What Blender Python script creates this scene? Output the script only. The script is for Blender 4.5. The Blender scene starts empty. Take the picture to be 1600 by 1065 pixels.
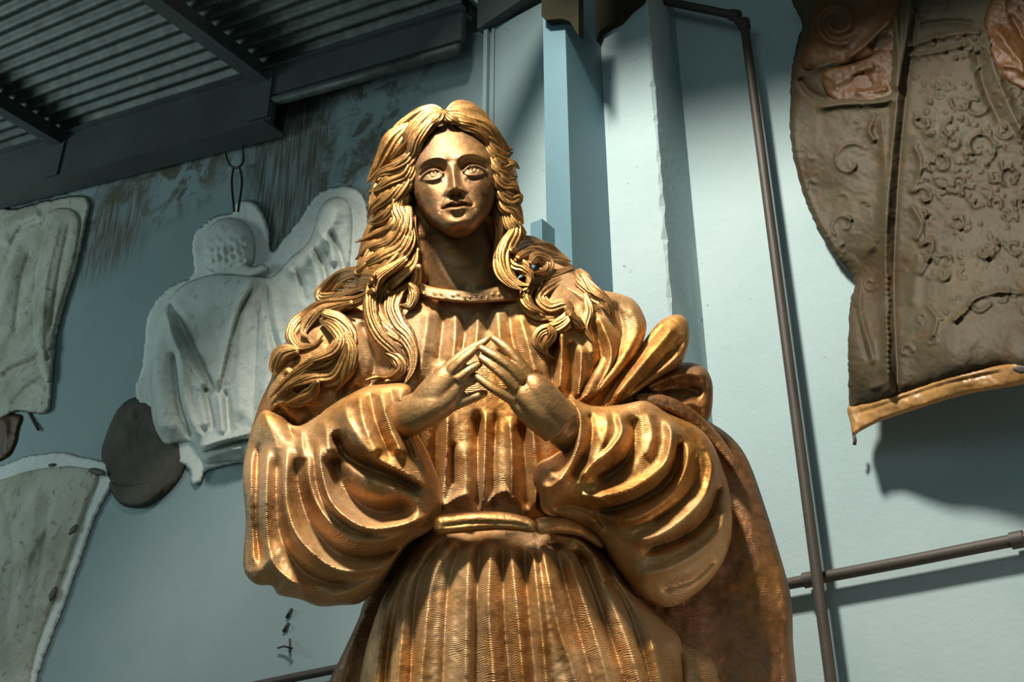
import bpy, math, random
import numpy as np
from mathutils import Vector
random.seed(7); np.random.seed(7)
R = math.radians

# ------------------------------------------------------------------ camera, world, lights
F = 1800.0; CX, CY = 800.0, 532.5; TILT = R(29.0)
CAM = np.array([0.0, -2.8, 1.5])
cd = bpy.data.cameras.new('camera'); cam = bpy.data.objects.new('camera', cd)
bpy.context.collection.objects.link(cam)
cam.location = CAM; cam.rotation_euler = (math.pi / 2 + TILT, 0, 0)
cd.sensor_width = 36.0; cd.lens = F / 1600.0 * 36.0; cd.clip_start = 0.05
scn = bpy.context.scene; scn.camera = cam
scn.view_settings.view_transform = 'Standard'; scn.view_settings.look = 'None'
scn.view_settings.gamma = 1.0; scn.view_settings.use_curve_mapping = False
scn.view_settings.exposure = 0.0

world = bpy.data.worlds.new('workshop_air'); scn.world = world; world.use_nodes = True
bg = world.node_tree.nodes['Background']
bg.inputs[0].default_value = (0.62, 0.88, 0.85, 1); bg.inputs[1].default_value = 0.14

def aim(o, target):
    o.rotation_euler = (Vector(target) - o.location).to_track_quat('-Z', 'Y').to_euler()

def spot(name, loc, target, power, col, angle, blend, size):
    l = bpy.data.lights.new(name, 'SPOT'); l.energy = power; l.color = col
    l.spot_size = R(angle); l.spot_blend = blend; l.shadow_soft_size = size
    o = bpy.data.objects.new(name, l); bpy.context.collection.objects.link(o)
    o.location = loc; aim(o, target); return o

def area(name, loc, target, power, col, sx, sy):
    l = bpy.data.lights.new(name, 'AREA'); l.energy = power; l.color = col
    l.shape = 'RECTANGLE'; l.size = sx; l.size_y = sy
    o = bpy.data.objects.new(name, l); bpy.context.collection.objects.link(o)
    o.location = loc; aim(o, target); return o

spot('yard_floodlight', (-1.0, -1.85, 6.5), (0.66, 0.4, 1.9), 2050, (1.0, 0.90, 0.77), 94, 1.0, 0.28)
area('doorway_daylight', (-2.4, -5.2, 4.4), (0.2, 0.8, 2.8), 36, (0.80, 0.96, 1.0), 2.2, 2.6)
area('added_side_fill', (-7.2, 2.8, 5.0), (-1.8, 2.6, 3.6), 72, (0.78, 0.98, 0.97), 2.0, 2.0)  # unseen fill added far left, rakes the wall to bring out the casts' relief
spot('added_low_warm_fill', (3.0, -1.3, 0.9), (1.75, 0.3, 2.0), 150, (1.0, 0.70, 0.52), 75, 0.9, 0.15)  # unseen warm fill added to tint the lower right wall

# ------------------------------------------------------------------ picture rays -> places
sT, cT = math.sin(TILT), math.cos(TILT)
def rays(px, py):
    a = (np.asarray(px, float) - CX) / F; b = -(np.asarray(py, float) - CY) / F
    return np.stack([a, cT - b * sT, sT + b * cT], -1)      # unit step along the camera axis
def P(px, py, d):                                            # upright plane through the statue, d = relief in its own scale
    r = rays(px, py); t = (0.0 - CAM[1]) / r[..., 1]
    k = t / F; ln = np.linalg.norm(r, axis=-1)
    return CAM + r * (t - np.asarray(d, float) * k / ln)[..., None]
WU = np.array([-math.sin(R(54)), math.cos(R(54)), 0.0]); WN = np.array([-WU[1], WU[0], 0.0])
WP = np.array([0.70, 0.84, 0.0])
def W(px, py, d=0.0):                                        # on the back wall, d = relief in its own scale
    r = rays(px, py); den = r @ WN; t = ((WP - CAM) @ WN) / den
    k = t / F; ln = np.linalg.norm(r, axis=-1)
    return CAM + r * (t - np.asarray(d, float) * k / ln)[..., None]
def Woff(px, py, off):                                       # on a plane parallel to the wall, off metres in front of it
    r = rays(np.array(px), np.array(py)); t = ((WP + WN * off - CAM) @ WN) / (r @ WN)
    return CAM + r * t[..., None]
def wc(p):                                                   # wall coordinates: along, out, up
    q = np.asarray(p) - WP; return float(q @ WU), float(q @ WN), float(q[2])
def wp(u, n, z):
    return WP + WU * u + WN * n + np.array([0, 0, z])

# ------------------------------------------------------------------ materials
def mat(name):
    m = bpy.data.materials.new(name); m.use_nodes = True
    nt = m.node_tree; b = nt.nodes['Principled BSDF']
    return m, nt, b
def nd(nt, t, **kw):
    n = nt.nodes.new(t)
    for k, v in kw.items():
        if k in n.inputs: n.inputs[k].default_value = v
        else: setattr(n, k, v)
    return n
def ramp(nt, fac, stops):
    r = nt.nodes.new('ShaderNodeValToRGB'); e = r.color_ramp.elements
    while len(e) < len(stops): e.new(0.5)
    for i, (p, c) in enumerate(stops):
        e[i].position = p; e[i].color = (c[0], c[1], c[2], 1)
    nt.links.new(fac, r.inputs[0]); return r.outputs[0]
def mixc(nt, fac, a, b, mode='MIX'):
    m = nt.nodes.new('ShaderNodeMix'); m.data_type = 'RGBA'; m.blend_type = mode
    if hasattr(fac, 'links') or not isinstance(fac, (int, float)): nt.links.new(fac, m.inputs[0])
    else: m.inputs[0].default_value = fac
    for v, i in ((a, 6), (b, 7)):
        if isinstance(v, tuple): m.inputs[i].default_value = (v[0], v[1], v[2], 1)
        else: nt.links.new(v, m.inputs[i])
    return m.outputs[2]
def coord(nt, scale=None):
    t = nt.nodes.new('ShaderNodeTexCoord')
    if scale is None: return t.outputs['Object']
    mp = nt.nodes.new('ShaderNodeMapping'); mp.inputs['Scale'].default_value = scale
    nt.links.new(t.outputs['Object'], mp.inputs[0]); return mp.outputs[0]
def noise(nt, vec, scale, detail=5, rough=0.55, dist=0.0):
    n = nd(nt, 'ShaderNodeTexNoise', Scale=scale, Detail=detail, Roughness=rough, Distortion=dist)
    nt.links.new(vec, n.inputs['Vector']); return n.outputs[0]
def bump(nt, b, h, strength, dist, prev=None):
    n = nd(nt, 'ShaderNodeBump', Strength=strength, Distance=dist)
    nt.links.new(h, n.inputs['Height'])
    if prev is not None: nt.links.new(prev, n.inputs['Normal'])
    nt.links.new(n.outputs[0], b.inputs['Normal']); return n.outputs[0]

def gold(name, hatch=0.5, dark=(0.095, 0.040, 0.010), mid=(0.36, 0.162, 0.032), light=(0.60, 0.33, 0.085), metal=0.75, rough=0.42, film_amt=0.9):
    m, nt, b = mat(name); v = coord(nt)
    n1 = noise(nt, v, 7.0, 7, 0.62); n2 = noise(nt, v, 55.0, 4, 0.6)
    c = ramp(nt, n1, [(0.30, dark), (0.46, mid), (0.68, light)])
    c = mixc(nt, ramp(nt, n2, [(0.40, (0, 0, 0)), (0.70, (0.55, 0.55, 0.55))]), c, (0.40, 0.15, 0.035))
    # dry dusty film of pale rose-grey wash left in patches
    n3 = noise(nt, v, 3.1, 6, 0.6, 0.4)
    film = ramp(nt, n3, [(0.40, (0, 0, 0)), (0.62, (film_amt,) * 3)])
    c = mixc(nt, film, c, (min(0.46, light[0] * 0.8), min(0.285, light[1] * 0.87), min(0.15, light[2] * 1.6)))
    nt.links.new(c, b.inputs['Base Color'])
    mm = nd(nt, 'ShaderNodeMapRange'); nt.links.new(film, mm.inputs[0])
    mm.inputs[3].default_value = metal; mm.inputs[4].default_value = metal * 0.38
    nt.links.new(mm.outputs[0], b.inputs['Metallic'])
    rr = nd(nt, 'ShaderNodeMapRange'); nt.links.new(n2, rr.inputs[0])
    rr.inputs[3].default_value = rough - 0.06; rr.inputs[4].default_value = rough + 0.26
    nt.links.new(rr.outputs[0], b.inputs['Roughness'])
    # comb marks of the modelling tool
    w = nd(nt, 'ShaderNodeTexWave', Scale=64.0, Distortion=11.0, Detail=2.0); w.bands_direction = 'Z'
    w.inputs['Detail Scale'].default_value = 0.5
    nt.links.new(v, w.inputs['Vector'])
    hm = nd(nt, 'ShaderNodeMath', operation='MULTIPLY'); nt.links.new(w.outputs[1], hm.inputs[0])
    nt.links.new(ramp(nt, noise(nt, v, 9.0, 3), [(0.44, (0.05,) * 3), (0.66, (1, 1, 1))]), hm.inputs[1])
    p = bump(nt, b, hm.outputs[0], hatch, 0.003)
    bump(nt, b, n2, 0.30, 0.006, p)
    return m

M = {}
M['gold'] = gold('gilded_bronze')
M['gold_face'] = gold('gilded_bronze_smooth', 0.04, (0.065, 0.038, 0.014), (0.155, 0.09, 0.031), (0.27, 0.155, 0.052), 0.65, 0.44, 0.45)
M['gold_hand'] = gold('gilded_bronze_hands', 0.05, (0.14, 0.075, 0.022), (0.33, 0.18, 0.05), (0.46, 0.27, 0.085), 0.72, 0.36, 0.5)
M['gold_hair'] = gold('gilded_bronze_hair', 0.10, (0.09, 0.040, 0.011), (0.27, 0.135, 0.032), (0.50, 0.28, 0.078), 0.78, 0.34, 0.35)
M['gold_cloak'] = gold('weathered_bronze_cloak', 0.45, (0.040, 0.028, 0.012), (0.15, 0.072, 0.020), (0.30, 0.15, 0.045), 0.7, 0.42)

def plaster(name, a, b_, c_, dirt, dirtamt=0.5):
    m, nt, b = mat(name); v = coord(nt)
    n1 = noise(nt, v, 2.2, 6, 0.6); n2 = noise(nt, v, 16.0, 6, 0.65, 0.6); n3 = noise(nt, v, 60.0, 3)
    c = ramp(nt, n1, [(0.32, a), (0.5, b_), (0.7, c_)])
    c = mixc(nt, ramp(nt, n2, [(0.56, (0, 0, 0)), (0.74, (dirtamt,) * 3)]), c, dirt)
    nt.links.new(c, b.inputs['Base Color']); b.inputs['Roughness'].default_value = 0.85
    p = bump(nt, b, n2, 0.35, 0.02); bump(nt, b, n3, 0.3, 0.006, p)
    return m
M['plaster'] = plaster('white_plaster', (0.44, 0.50, 0.46), (0.58, 0.65, 0.61), (0.68, 0.74, 0.70), (0.16, 0.19, 0.16), 0.6)
M['plaster_old'] = plaster('stained_plaster', (0.30, 0.31, 0.23), (0.46, 0.48, 0.40), (0.56, 0.58, 0.51), (0.10, 0.075, 0.03), 1.0)
M['plaster_rim'] = plaster('pale_plaster_rim', (0.60, 0.67, 0.64), (0.70, 0.77, 0.74), (0.76, 0.82, 0.79), (0.30, 0.32, 0.29), 0.4)
M['dark_clay'] = plaster('dark_clay', (0.028, 0.028, 0.018), (0.06, 0.056, 0.04), (0.11, 0.10, 0.075), (0.02, 0.018, 0.012), 0.7)

def wax(name, a, b_, c_, rough=0.5):
    m, nt, b = mat(name); v = coord(nt)
    n1 = noise(nt, v, 3.0, 6, 0.6, 0.3); n2 = noise(nt, v, 30.0, 5, 0.6)
    c = ramp(nt, n1, [(0.32, a), (0.52, b_), (0.72, c_)])
    c = mixc(nt, ramp(nt, n2, [(0.5, (0, 0, 0)), (0.75, (0.5,) * 3)]), c, (0.085, 0.040, 0.013))
    nt.links.new(c, b.inputs['Base Color']); b.inputs['Roughness'].default_value = rough
    bump(nt, b, n2, 0.2, 0.006); return m
M['wax'] = wax('brown_wax_relief', (0.034, 0.019, 0.006), (0.036, 0.031, 0.015), (0.058, 0.044, 0.022), 0.62)
M['wax_rust'] = wax('rusty_wax', (0.035, 0.016, 0.005), (0.075, 0.031, 0.007), (0.05, 0.034, 0.018), 0.5)
M['ochre'] = wax('ochre_resin_rim', (0.20, 0.095, 0.022), (0.30, 0.16, 0.042), (0.34, 0.21, 0.085), 0.45)

def paint(name, base, dark, rough=0.55, bumpy=0.15):
    m, nt, b = mat(name); v = coord(nt)
    n1 = noise(nt, v, 1.6, 6, 0.6); n2 = noise(nt, v, 22.0, 5, 0.65)
    c = ramp(nt, n1, [(0.3, dark), (0.62, base)])
    nt.links.new(c, b.inputs['Base Color']); b.inputs['Roughness'].default_value = rough
    bump(nt, b, n2, bumpy, 0.01); return m
M['steel_teal'] = paint('teal_painted_steel', (0.075, 0.165, 0.21), (0.06, 0.135, 0.17), 0.5, 0.08)
M['steel_dark'] = paint('dark_roof_steel', (0.075, 0.095, 0.095), (0.045, 0.055, 0.055), 0.6)
M['pipe'] = paint('grey_steel_conduit', (0.050, 0.044, 0.036), (0.030, 0.026, 0.021), 0.55)
M['wire'] = paint('rusty_wire', (0.05, 0.045, 0.035), (0.03, 0.026, 0.02), 0.7)
M['floor'] = paint('grey_concrete', (0.22, 0.22, 0.20), (0.15, 0.15, 0.14), 0.9, 0.3)
M['olive'] = paint('olive_painted_plate', (0.016, 0.016, 0.008), (0.009, 0.009, 0.005), 0.7)

M['olive'].node_tree.nodes['Principled BSDF'].inputs['Specular IOR Level'].default_value = 0.08
M['pipe'].node_tree.nodes['Principled BSDF'].inputs['Specular IOR Level'].default_value = 0.3
for k_ in ('wax', 'wax_rust'): M[k_].node_tree.nodes['Principled BSDF'].inputs['Specular IOR Level'].default_value = 0.22
def roof_mat():
    m, nt, b = mat('galvanised_roof_sheet'); v = coord(nt)
    n1 = noise(nt, v, 9.0, 6, 0.65); n2 = noise(nt, v, 60.0, 3)
    c = ramp(nt, n1, [(0.36, (0.05, 0.067, 0.06)), (0.6, (0.10, 0.128, 0.118)), (0.75, (0.15, 0.155, 0.125))])
    nt.links.new(c, b.inputs['Base Color']); b.inputs['Metallic'].default_value = 0.35
    b.inputs['Roughness'].default_value = 0.55; bump(nt, b, n2, 0.2, 0.004); return m
M['roof'] = roof_mat()

def wall_mat(name, stains):
    # object space of the wall: x along (to the far left), y out, z up; stains = list of (x0,x1,z0,z1) weathered patches
    m, nt, b = mat(name); v = coord(nt)
    n1 = noise(nt, v, 0.9, 6, 0.6); n2 = noise(nt, v, 26.0, 6, 0.7)
    c = ramp(nt, n1, [(0.28, (0.205, 0.305, 0.328)), (0.5, (0.25, 0.35, 0.372)), (0.72, (0.295, 0.385, 0.402))])
    sp = noise(nt, v, 34.0, 2, 0.5)
    gate = noise(nt, v, 2.3, 3)
    spm = nd(nt, 'ShaderNodeMath', operation='MULTIPLY')
    nt.links.new(ramp(nt, sp, [(0.725, (0, 0, 0)), (0.745, (1, 1, 1))]), spm.inputs[0])
    nt.links.new(ramp(nt, gate, [(0.5, (0, 0, 0)), (0.6, (1, 1, 1))]), spm.inputs[1])
    c = mixc(nt, spm.outputs[0], c, (0.10, 0.11, 0.09))
    sx = nt.nodes.new('ShaderNodeSeparateXYZ'); nt.links.new(v, sx.inputs[0])
    def win(out, a0, a1, soft):
        r1 = nd(nt, 'ShaderNodeMapRange'); r1.clamp = True; nt.links.new(out, r1.inputs[0])
        r1.inputs[1].default_value = a0 - soft; r1.inputs[2].default_value = a0 + soft
        r2 = nd(nt, 'ShaderNodeMapRange'); r2.clamp = True; nt.links.new(out, r2.inputs[0])
        r2.inputs[1].default_value = a1 + soft; r2.inputs[2].default_value = a1 - soft
        mu = nd(nt, 'ShaderNodeMath', operation='MULTIPLY'); nt.links.new(r1.outputs[0], mu.inputs[0]); nt.links.new(r2.outputs[0], mu.inputs[1])
        return mu.outputs[0]
    vs = coord(nt, (16, 16, 0.9)); streak = noise(nt, vs, 3.0, 5, 0.6)
    blot = noise(nt, v, 5.5, 7, 0.72, 0.6)
    for (x0, x1, z0, z1, kind, soft) in stains:
        wx = win(sx.outputs[0], x0, x1, soft); wz = win(sx.outputs[2], z0, z1, soft)
        mu = nd(nt, 'ShaderNodeMath', operation='MULTIPLY'); nt.links.new(wx, mu.inputs[0]); nt.links.new(wz, mu.inputs[1])
        mu2 = nd(nt, 'ShaderNodeMath', operation='MULTIPLY'); nt.links.new(mu.outputs[0], mu2.inputs[0])
        if kind == 'streak':
            nt.links.new(ramp(nt, streak, [(0.40, (0.15,) * 3), (0.58, (0.95,) * 3)]), mu2.inputs[1]); col = (0.085, 0.075, 0.045)
        else:
            nt.links.new(ramp(nt, blot, [(0.47, (0.0,) * 3), (0.58, (0.9,) * 3)]), mu2.inputs[1]); col = (0.09, 0.085, 0.06)
        c = mixc(nt, mu2.outputs[0], c, col)
    nt.links.new(c, b.inputs['Base Color']); b.inputs['Roughness'].default_value = 0.75
    bump(nt, b, n2, 0.22, 0.01); return m

# ------------------------------------------------------------------ object helpers
COL = bpy.context.collection
def link(name, verts, faces, m, parent=None, smooth=True, base=None):
    v = np.asarray(verts, float)
    if base is None and parent is not None:
        q = parent
        base = np.array(q.get('_b', (0, 0, 0)))
    if base is not None: v = v - np.asarray(base)
    me = bpy.data.meshes.new(name); me.from_pydata(v.tolist(), [], faces if isinstance(faces, list) else faces.tolist()); me.update()
    if smooth: me.polygons.foreach_set('use_smooth', np.ones(len(me.polygons), bool))
    o = bpy.data.objects.new(name, me); COL.objects.link(o)
    if m: me.materials.append(m)
    if parent is not None:
        o.parent = parent; o['_b'] = [float(x) for x in base]
    elif base is not None:
        o.location = base; o['_b'] = [float(x) for x in base]
    return o
def tag(o, label, cat, group=None):
    o['label'] = label; o['category'] = cat
    if group: o['group'] = group
    return o
def struct(o): o['kind'] = 'structure'; return o
def thing(name, loc, label, cat, group=None):
    o = bpy.data.objects.new(name, None); COL.objects.link(o); o.location = loc; o['_b'] = [float(x) for x in loc]
    o.empty_display_size = 0.1
    return tag(o, label, cat, group)

def spline(pts, n=6):
    p = np.asarray(pts, float)
    if len(p) < 3 or n <= 1:
        if len(p) == 2 and n > 1:
            t = np.linspace(0, 1, n + 1)[:, None]; return p[0] * (1 - t) + p[1] * t
        return p
    q = np.vstack([2 * p[0] - p[1], p, 2 * p[-1] - p[-2]]); out = []
    for i in range(1, len(q) - 2):
        a, b, c, d = q[i - 1], q[i], q[i + 1], q[i + 2]
        for t in np.linspace(0, 1, n, endpoint=False):
            out.append(0.5 * ((2 * b) + (c - a) * t + (2 * a - 5 * b + 4 * c - d) * t * t + (3 * b - a - 3 * c + d) * t ** 3))
    out.append(q[-2]); return np.array(out)
def closed_spline(pts, n=5):
    p = np.asarray(pts, float); m = len(p); out = []
    for i in range(m):
        a, b, c, d = p[i - 1], p[i], p[(i + 1) % m], p[(i + 2) % m]
        for t in np.linspace(0, 1, n, endpoint=False):
            out.append(0.5 * ((2 * b) + (c - a) * t + (2 * a - 5 * b + 4 * c - d) * t * t + (3 * b - a - 3 * c + d) * t ** 3))
    return np.array(out)
def seg_dist(X, Y, poly, closed=False):
    """distance, signed side, fraction along, nearest point"""
    p = np.asarray(poly, float)
    if closed: p = np.vstack([p, p[:1]])
    L = np.concatenate([[0], np.cumsum(np.hypot(*np.diff(p[:, :2], axis=0).T))]); tot = max(L[-1], 1e-6)
    best = np.full(X.shape, 1e9); side = np.zeros(X.shape); fr = np.zeros(X.shape); nx = np.zeros(X.shape); ny = np.zeros(X.shape)
    for i in range(len(p) - 1):
        ax, ay = p[i, :2]; bx, by = p[i + 1, :2]; dx, dy = bx - ax, by - ay; l2 = dx * dx + dy * dy
        if l2 < 1e-9: continue
        t = np.clip(((X - ax) * dx + (Y - ay) * dy) / l2, 0, 1); qx = ax + t * dx; qy = ay + t * dy
        dd = np.hypot(X - qx, Y - qy); k = dd < best
        best[k] = dd[k]; side[k] = (dx * (Y - ay) - dy * (X - ax))[k]; fr[k] = ((L[i] + t * (L[i + 1] - L[i])) / tot)[k]
        nx[k] = qx[k]; ny[k] = qy[k]
    return best, np.sign(side), fr, nx, ny
def inside(X, Y, poly):
    r = np.zeros(X.shape, bool); n = len(poly); j = n - 1
    for i in range(n):
        xi, yi = poly[i]; xj, yj = poly[j]
        if yi != yj:
            c = ((yi > Y) != (yj > Y)) & (X < (xj - xi) * (Y - yi) / (yj - yi) + xi); r ^= c
        j = i
    return r
def vnoise(X, Y, s, seed):
    rs = np.random.RandomState(seed); g = rs.rand(64, 64) * 2 - 1
    x = X / s; y = Y / s; xi = np.floor(x).astype(int); yi = np.floor(y).astype(int); fx = x - xi; fy = y - yi
    fx = fx * fx * (3 - 2 * fx); fy = fy * fy * (3 - 2 * fy)
    a = g[yi % 64, xi % 64]; b = g[yi % 64, (xi + 1) % 64]; c = g[(yi + 1) % 64, xi % 64]; d = g[(yi + 1) % 64, (xi + 1) % 64]
    return (a * (1 - fx) + b * fx) * (1 - fy) + (c * (1 - fx) + d * fx) * fy

def relief(X, Y, strokes):
    H = np.zeros(X.shape)
    for s in strokes:
        if s[0] == 'dome':                       # ('dome', cx, cy, rx, ry, h[, power])
            _, cx, cy, rx, ry, h = s[:6]; q = ((X - cx) / rx) ** 2 + ((Y - cy) / ry) ** 2
            H += h * np.sqrt(np.clip(1 - q, 0, 1)); continue
        if s[0] == 'gauss':
            _, cx, cy, rx, ry, h = s[:6]; H += h * np.exp(-((X - cx) / rx) ** 2 - ((Y - cy) / ry) ** 2); continue
        pts, w, h = s[:3]; ends = s[3] if len(s) > 3 else (0.15, 0.15)
        wl, wr = w if isinstance(w, tuple) else (w, w)
        p = spline(pts, 5); wm = 2.6 * max(wl, wr)
        k = (X > p[:, 0].min() - wm) & (X < p[:, 0].max() + wm) & (Y > p[:, 1].min() - wm) & (Y < p[:, 1].max() + wm)
        if not k.any(): continue
        d, sd, fr, _, _ = seg_dist(X[k], Y[k], p)
        ww = np.where(sd > 0, wr, wl)
        e = np.ones(d.shape)
        if ends[0] > 0: e *= np.clip(fr / ends[0], 0, 1)
        if ends[1] > 0: e *= np.clip((1 - fr) / ends[1], 0, 1)
        e = e * e * (3 - 2 * e)
        H[k] += h * np.exp(-(d / ww) ** 1.6) * (0.25 + 0.75 * e) * (e > 0) * e ** 0.3
    return H

DS = 2; DW, DH = 900, 800                        # coarse map of how far the statue already stands out, to lay locks on it
DEPTH = np.full((DH, DW), -60.0)
def note(x, y, d):
    i = np.clip((np.asarray(y) / DS).astype(int), 0, DH - 1); j = np.clip((np.asarray(x) / DS).astype(int), 0, DW - 1)
    np.maximum.at(DEPTH, (i, j), d)
def surf(x, y):
    i = int(min(max(y / DS, 1), DH - 2)); j = int(min(max(x / DS, 1), DW - 2)); return float(DEPTH[i - 1:i + 2, j - 1:j + 2].max())

def field(ctrl):
    c = np.asarray(ctrl, float)
    def f(X, Y):
        num = np.zeros(X.shape); den = np.zeros(X.shape)
        for x, y, d in c:
            w = 1.0 / (((X - x) ** 2 + (Y - y) ** 2) + 400.0); num += w * d; den += w
        return num / den
    return f

def inflate(name, outline, mp, m, parent, step=3.0, Rr=60.0, T=40.0, Tb=None, d0=0.0, strokes=(), noise_amp=0.8, pw=2.0, reg=False, smooth_outline=4, seed=1, edge=8.0, wob=0.0, gain=1.0, jit=0.0):
    ol = closed_spline(outline, smooth_outline) if smooth_outline > 1 else np.asarray(outline, float)
    if jit:
        ol = closed_spline(ol, 3); rj = np.random.RandomState(seed + 77)
        ol = ol + rj.uniform(-jit, jit, ol.shape)
    x0, y0 = ol.min(0); x1, y1 = ol.max(0)
    xs = np.arange(x0 - step, x1 + 2 * step, step); ys = np.arange(y0 - step, y1 + 2 * step, step)
    X, Y = np.meshgrid(xs, ys); ins = inside(X, Y, ol)
    cell = ins[:-1, :-1] & ins[1:, :-1] & ins[:-1, 1:] & ins[1:, 1:]
    used = np.zeros(ins.shape, int)
    used[:-1, :-1] += cell; used[1:, :-1] += cell; used[:-1, 1:] += cell; used[1:, 1:] += cell
    vm = used > 0; bnd = vm & (used < 4)
    idx = -np.ones(ins.shape, int); idx[vm] = np.arange(vm.sum())
    x = X[vm].copy(); y = Y[vm].copy(); isb = bnd[vm]
    dist, _, _, nx, ny = seg_dist(x, y, ol, True)
    x[isb] = nx[isb]; y[isb] = ny[isb]; dist[isb] = 0
    prof = (1 - (1 - np.clip(dist / Rr, 0, 1)) ** pw) ** (1 / pw)
    base = d0(x, y) if callable(d0) else np.full(x.shape, float(d0))
    fade = np.clip(dist / edge, 0, 1)
    H = relief(x, y, strokes) * fade * gain
    if noise_amp: H += (vnoise(x, y, 14, seed) * noise_amp + vnoise(x, y, 5, seed + 3) * noise_amp * 0.5) * fade
    if wob: base = base + wob * vnoise(x, y, 60, seed + 9)
    front = base + T * prof + H
    back = base - (T if Tb is None else Tb) * prof - 0.5 * (~isb)
    if reg: note(x, y, front)
    vf = mp(x, y, front); vb = mp(x[~isb], y[~isb], back[~isb])
    bi = np.where(isb, np.arange(len(x)), -1); bi[~isb] = len(x) + np.arange((~isb).sum())
    r, c = np.nonzero(cell)
    q = np.stack([idx[r, c], idx[r + 1, c], idx[r + 1, c + 1], idx[r, c + 1]], -1)
    qb = bi[q][:, ::-1]
    faces = np.vstack([q, qb])
    return link(name, np.vstack([vf, vb]), faces, m, parent)

def tube(pts, n=6, around=16, lobes=0, depth=0.0, flat=1.0, twist=0.0, taper=None, cap=True):
    """pts: (x, y, d, r) in picture scale -> verts (x, y, d), faces"""
    p = spline(np.asarray(pts, float), n); c = p[:, :3]; r = p[:, 3]
    tg = np.gradient(c, axis=0); tg /= np.linalg.norm(tg, axis=1)[:, None] + 1e-9
    V = []; Fc = []; ph = np.linspace(0, 2 * math.pi, around, endpoint=False)
    if lobes:
        sd = random.uniform(0, 6.28); wd = np.array([random.uniform(0.55, 1.5) for _ in range(lobes)]); amps = np.array([random.uniform(0.55, 1.25) for _ in range(lobes)])
        edges = np.concatenate([[-1e-6], np.cumsum(wd) / wd.sum() * 2 * math.pi + 1e-6])
    for i in range(len(c)):
        a = np.cross(tg[i], np.array([0, 0, 1.0])); la = np.linalg.norm(a)
        a = a / la if la > 0.05 else np.array([1.0, 0, 0]); b = np.cross(a, tg[i])
        if lobes:
            tt = i / len(c); q_ = (ph + twist * tt + 0.25 * math.sin(5 * tt + sd)) % (2 * math.pi)
            k_ = np.searchsorted(edges, q_) - 1; lo = edges[k_]; hi = edges[k_ + 1]
            amp = amps[k_ % len(amps)] * (0.8 + 0.35 * np.sin(7 * tt + 2.3 * (k_ % len(amps)) + sd))
            rr = r[i] * (1 - depth * 0.55 + depth * amp * np.sin(math.pi * (q_ - lo) / (hi - lo)) ** 0.7)
        else: rr = r[i]
        V.append(c[i] + np.outer(rr * np.cos(ph), a) + np.outer(rr * np.sin(ph) * flat, b))
    V = np.vstack(V); m = around
    for i in range(len(c) - 1):
        for j in range(m):
            k = (j + 1) % m; Fc.append((i * m + j, i * m + k, (i + 1) * m + k, (i + 1) * m + j))
    if cap:
        V = np.vstack([V, c[0] - tg[0] * r[0] * 0.5, c[-1] + tg[-1] * r[-1] * 0.6]); s, e = len(V) - 2, len(V) - 1; o = (len(c) - 1) * m
        for j in range(m):
            k = (j + 1) % m; Fc.append((s, k, j)); Fc.append((e, o + j, o + k))
    return V, Fc
def merge(parts):
    V = []; Fc = []; o = 0
    for v, f in parts:
        V.append(np.asarray(v)); Fc += [tuple(int(i) + o for i in q) for q in f]; o += len(v)
    return np.vstack(V), Fc

def wtube(path, r, around=10, n=1):
    """round bar through points of the room (metres)"""
    p = spline(np.asarray(path, float), n) if n > 1 else np.asarray(path, float)
    tg = np.gradient(p, axis=0); tg /= np.linalg.norm(tg, axis=1)[:, None] + 1e-9
    V = []; Fc = []; ph = np.linspace(0, 2 * math.pi, around, endpoint=False); prev = None
    for i in range(len(p)):
        ref = prev if prev is not None else (np.array([0, 0, 1.0]) if abs(tg[i][2]) < 0.9 else np.array([1.0, 0, 0]))
        a = ref - tg[i] * (ref @ tg[i]); a /= np.linalg.norm(a); prev = a; b = np.cross(tg[i], a)
        V.append(p[i] + r * (np.outer(np.cos(ph), a) + np.outer(np.sin(ph), b)))
    V = np.vstack(V); m = around
    for i in range(len(p) - 1):
        for j in range(m):
            k = (j + 1) % m; Fc.append((i * m + j, i * m + k, (i + 1) * m + k, (i + 1) * m + j))
    Fc.append(tuple(range(m))[::-1]); o = (len(p) - 1) * m; Fc.append(tuple(o + j for j in range(m)))
    return V, Fc

BOXF = [(0, 1, 3, 2), (4, 6, 7, 5), (0, 4, 5, 1), (2, 3, 7, 6), (0, 2, 6, 4), (1, 5, 7, 3)]
def wbox(u0, u1, n0, n1, z0, z1):
    return [wp(u, n, z) for u in (u0, u1) for n in (n0, n1) for z in (z0, z1)], list(BOXF)
def hexa(pts8): return pts8, list(BOXF)

def crop(x0, y0, s):
    def f(pts): return [(x0 + a[0] * s, y0 + a[1] * s) + tuple(a[2:]) for a in pts]
    return f
c1 = crop(540, 130, 360 / 1065); c2 = crop(370, 380, 410 / 1065); c3 = crop(740, 380, 410 / 1065)
c4 = crop(370, 660, 410 / 1078); c5 = crop(740, 660, 520 / 1367); c6 = crop(180, 270, 420 / 860)
c8 = crop(0, 280, 300 / 407); cR = crop(1200, 0, 400 / 592)

# ================================================================== SETTING
# floor
fl = link('floor', [(-9, -7, -0.1), (7, -7, -0.1), (7, 9, -0.1), (-9, 9, -0.1), (-9, -7, 0), (7, -7, 0), (7, 9, 0), (-9, 9, 0)],
          [(0, 3, 2, 1), (4, 5, 6, 7), (0, 1, 5, 4), (1, 2, 6, 5), (2, 3, 7, 6), (3, 0, 4, 7)], M['floor'], smooth=False)
struct(fl)
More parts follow.
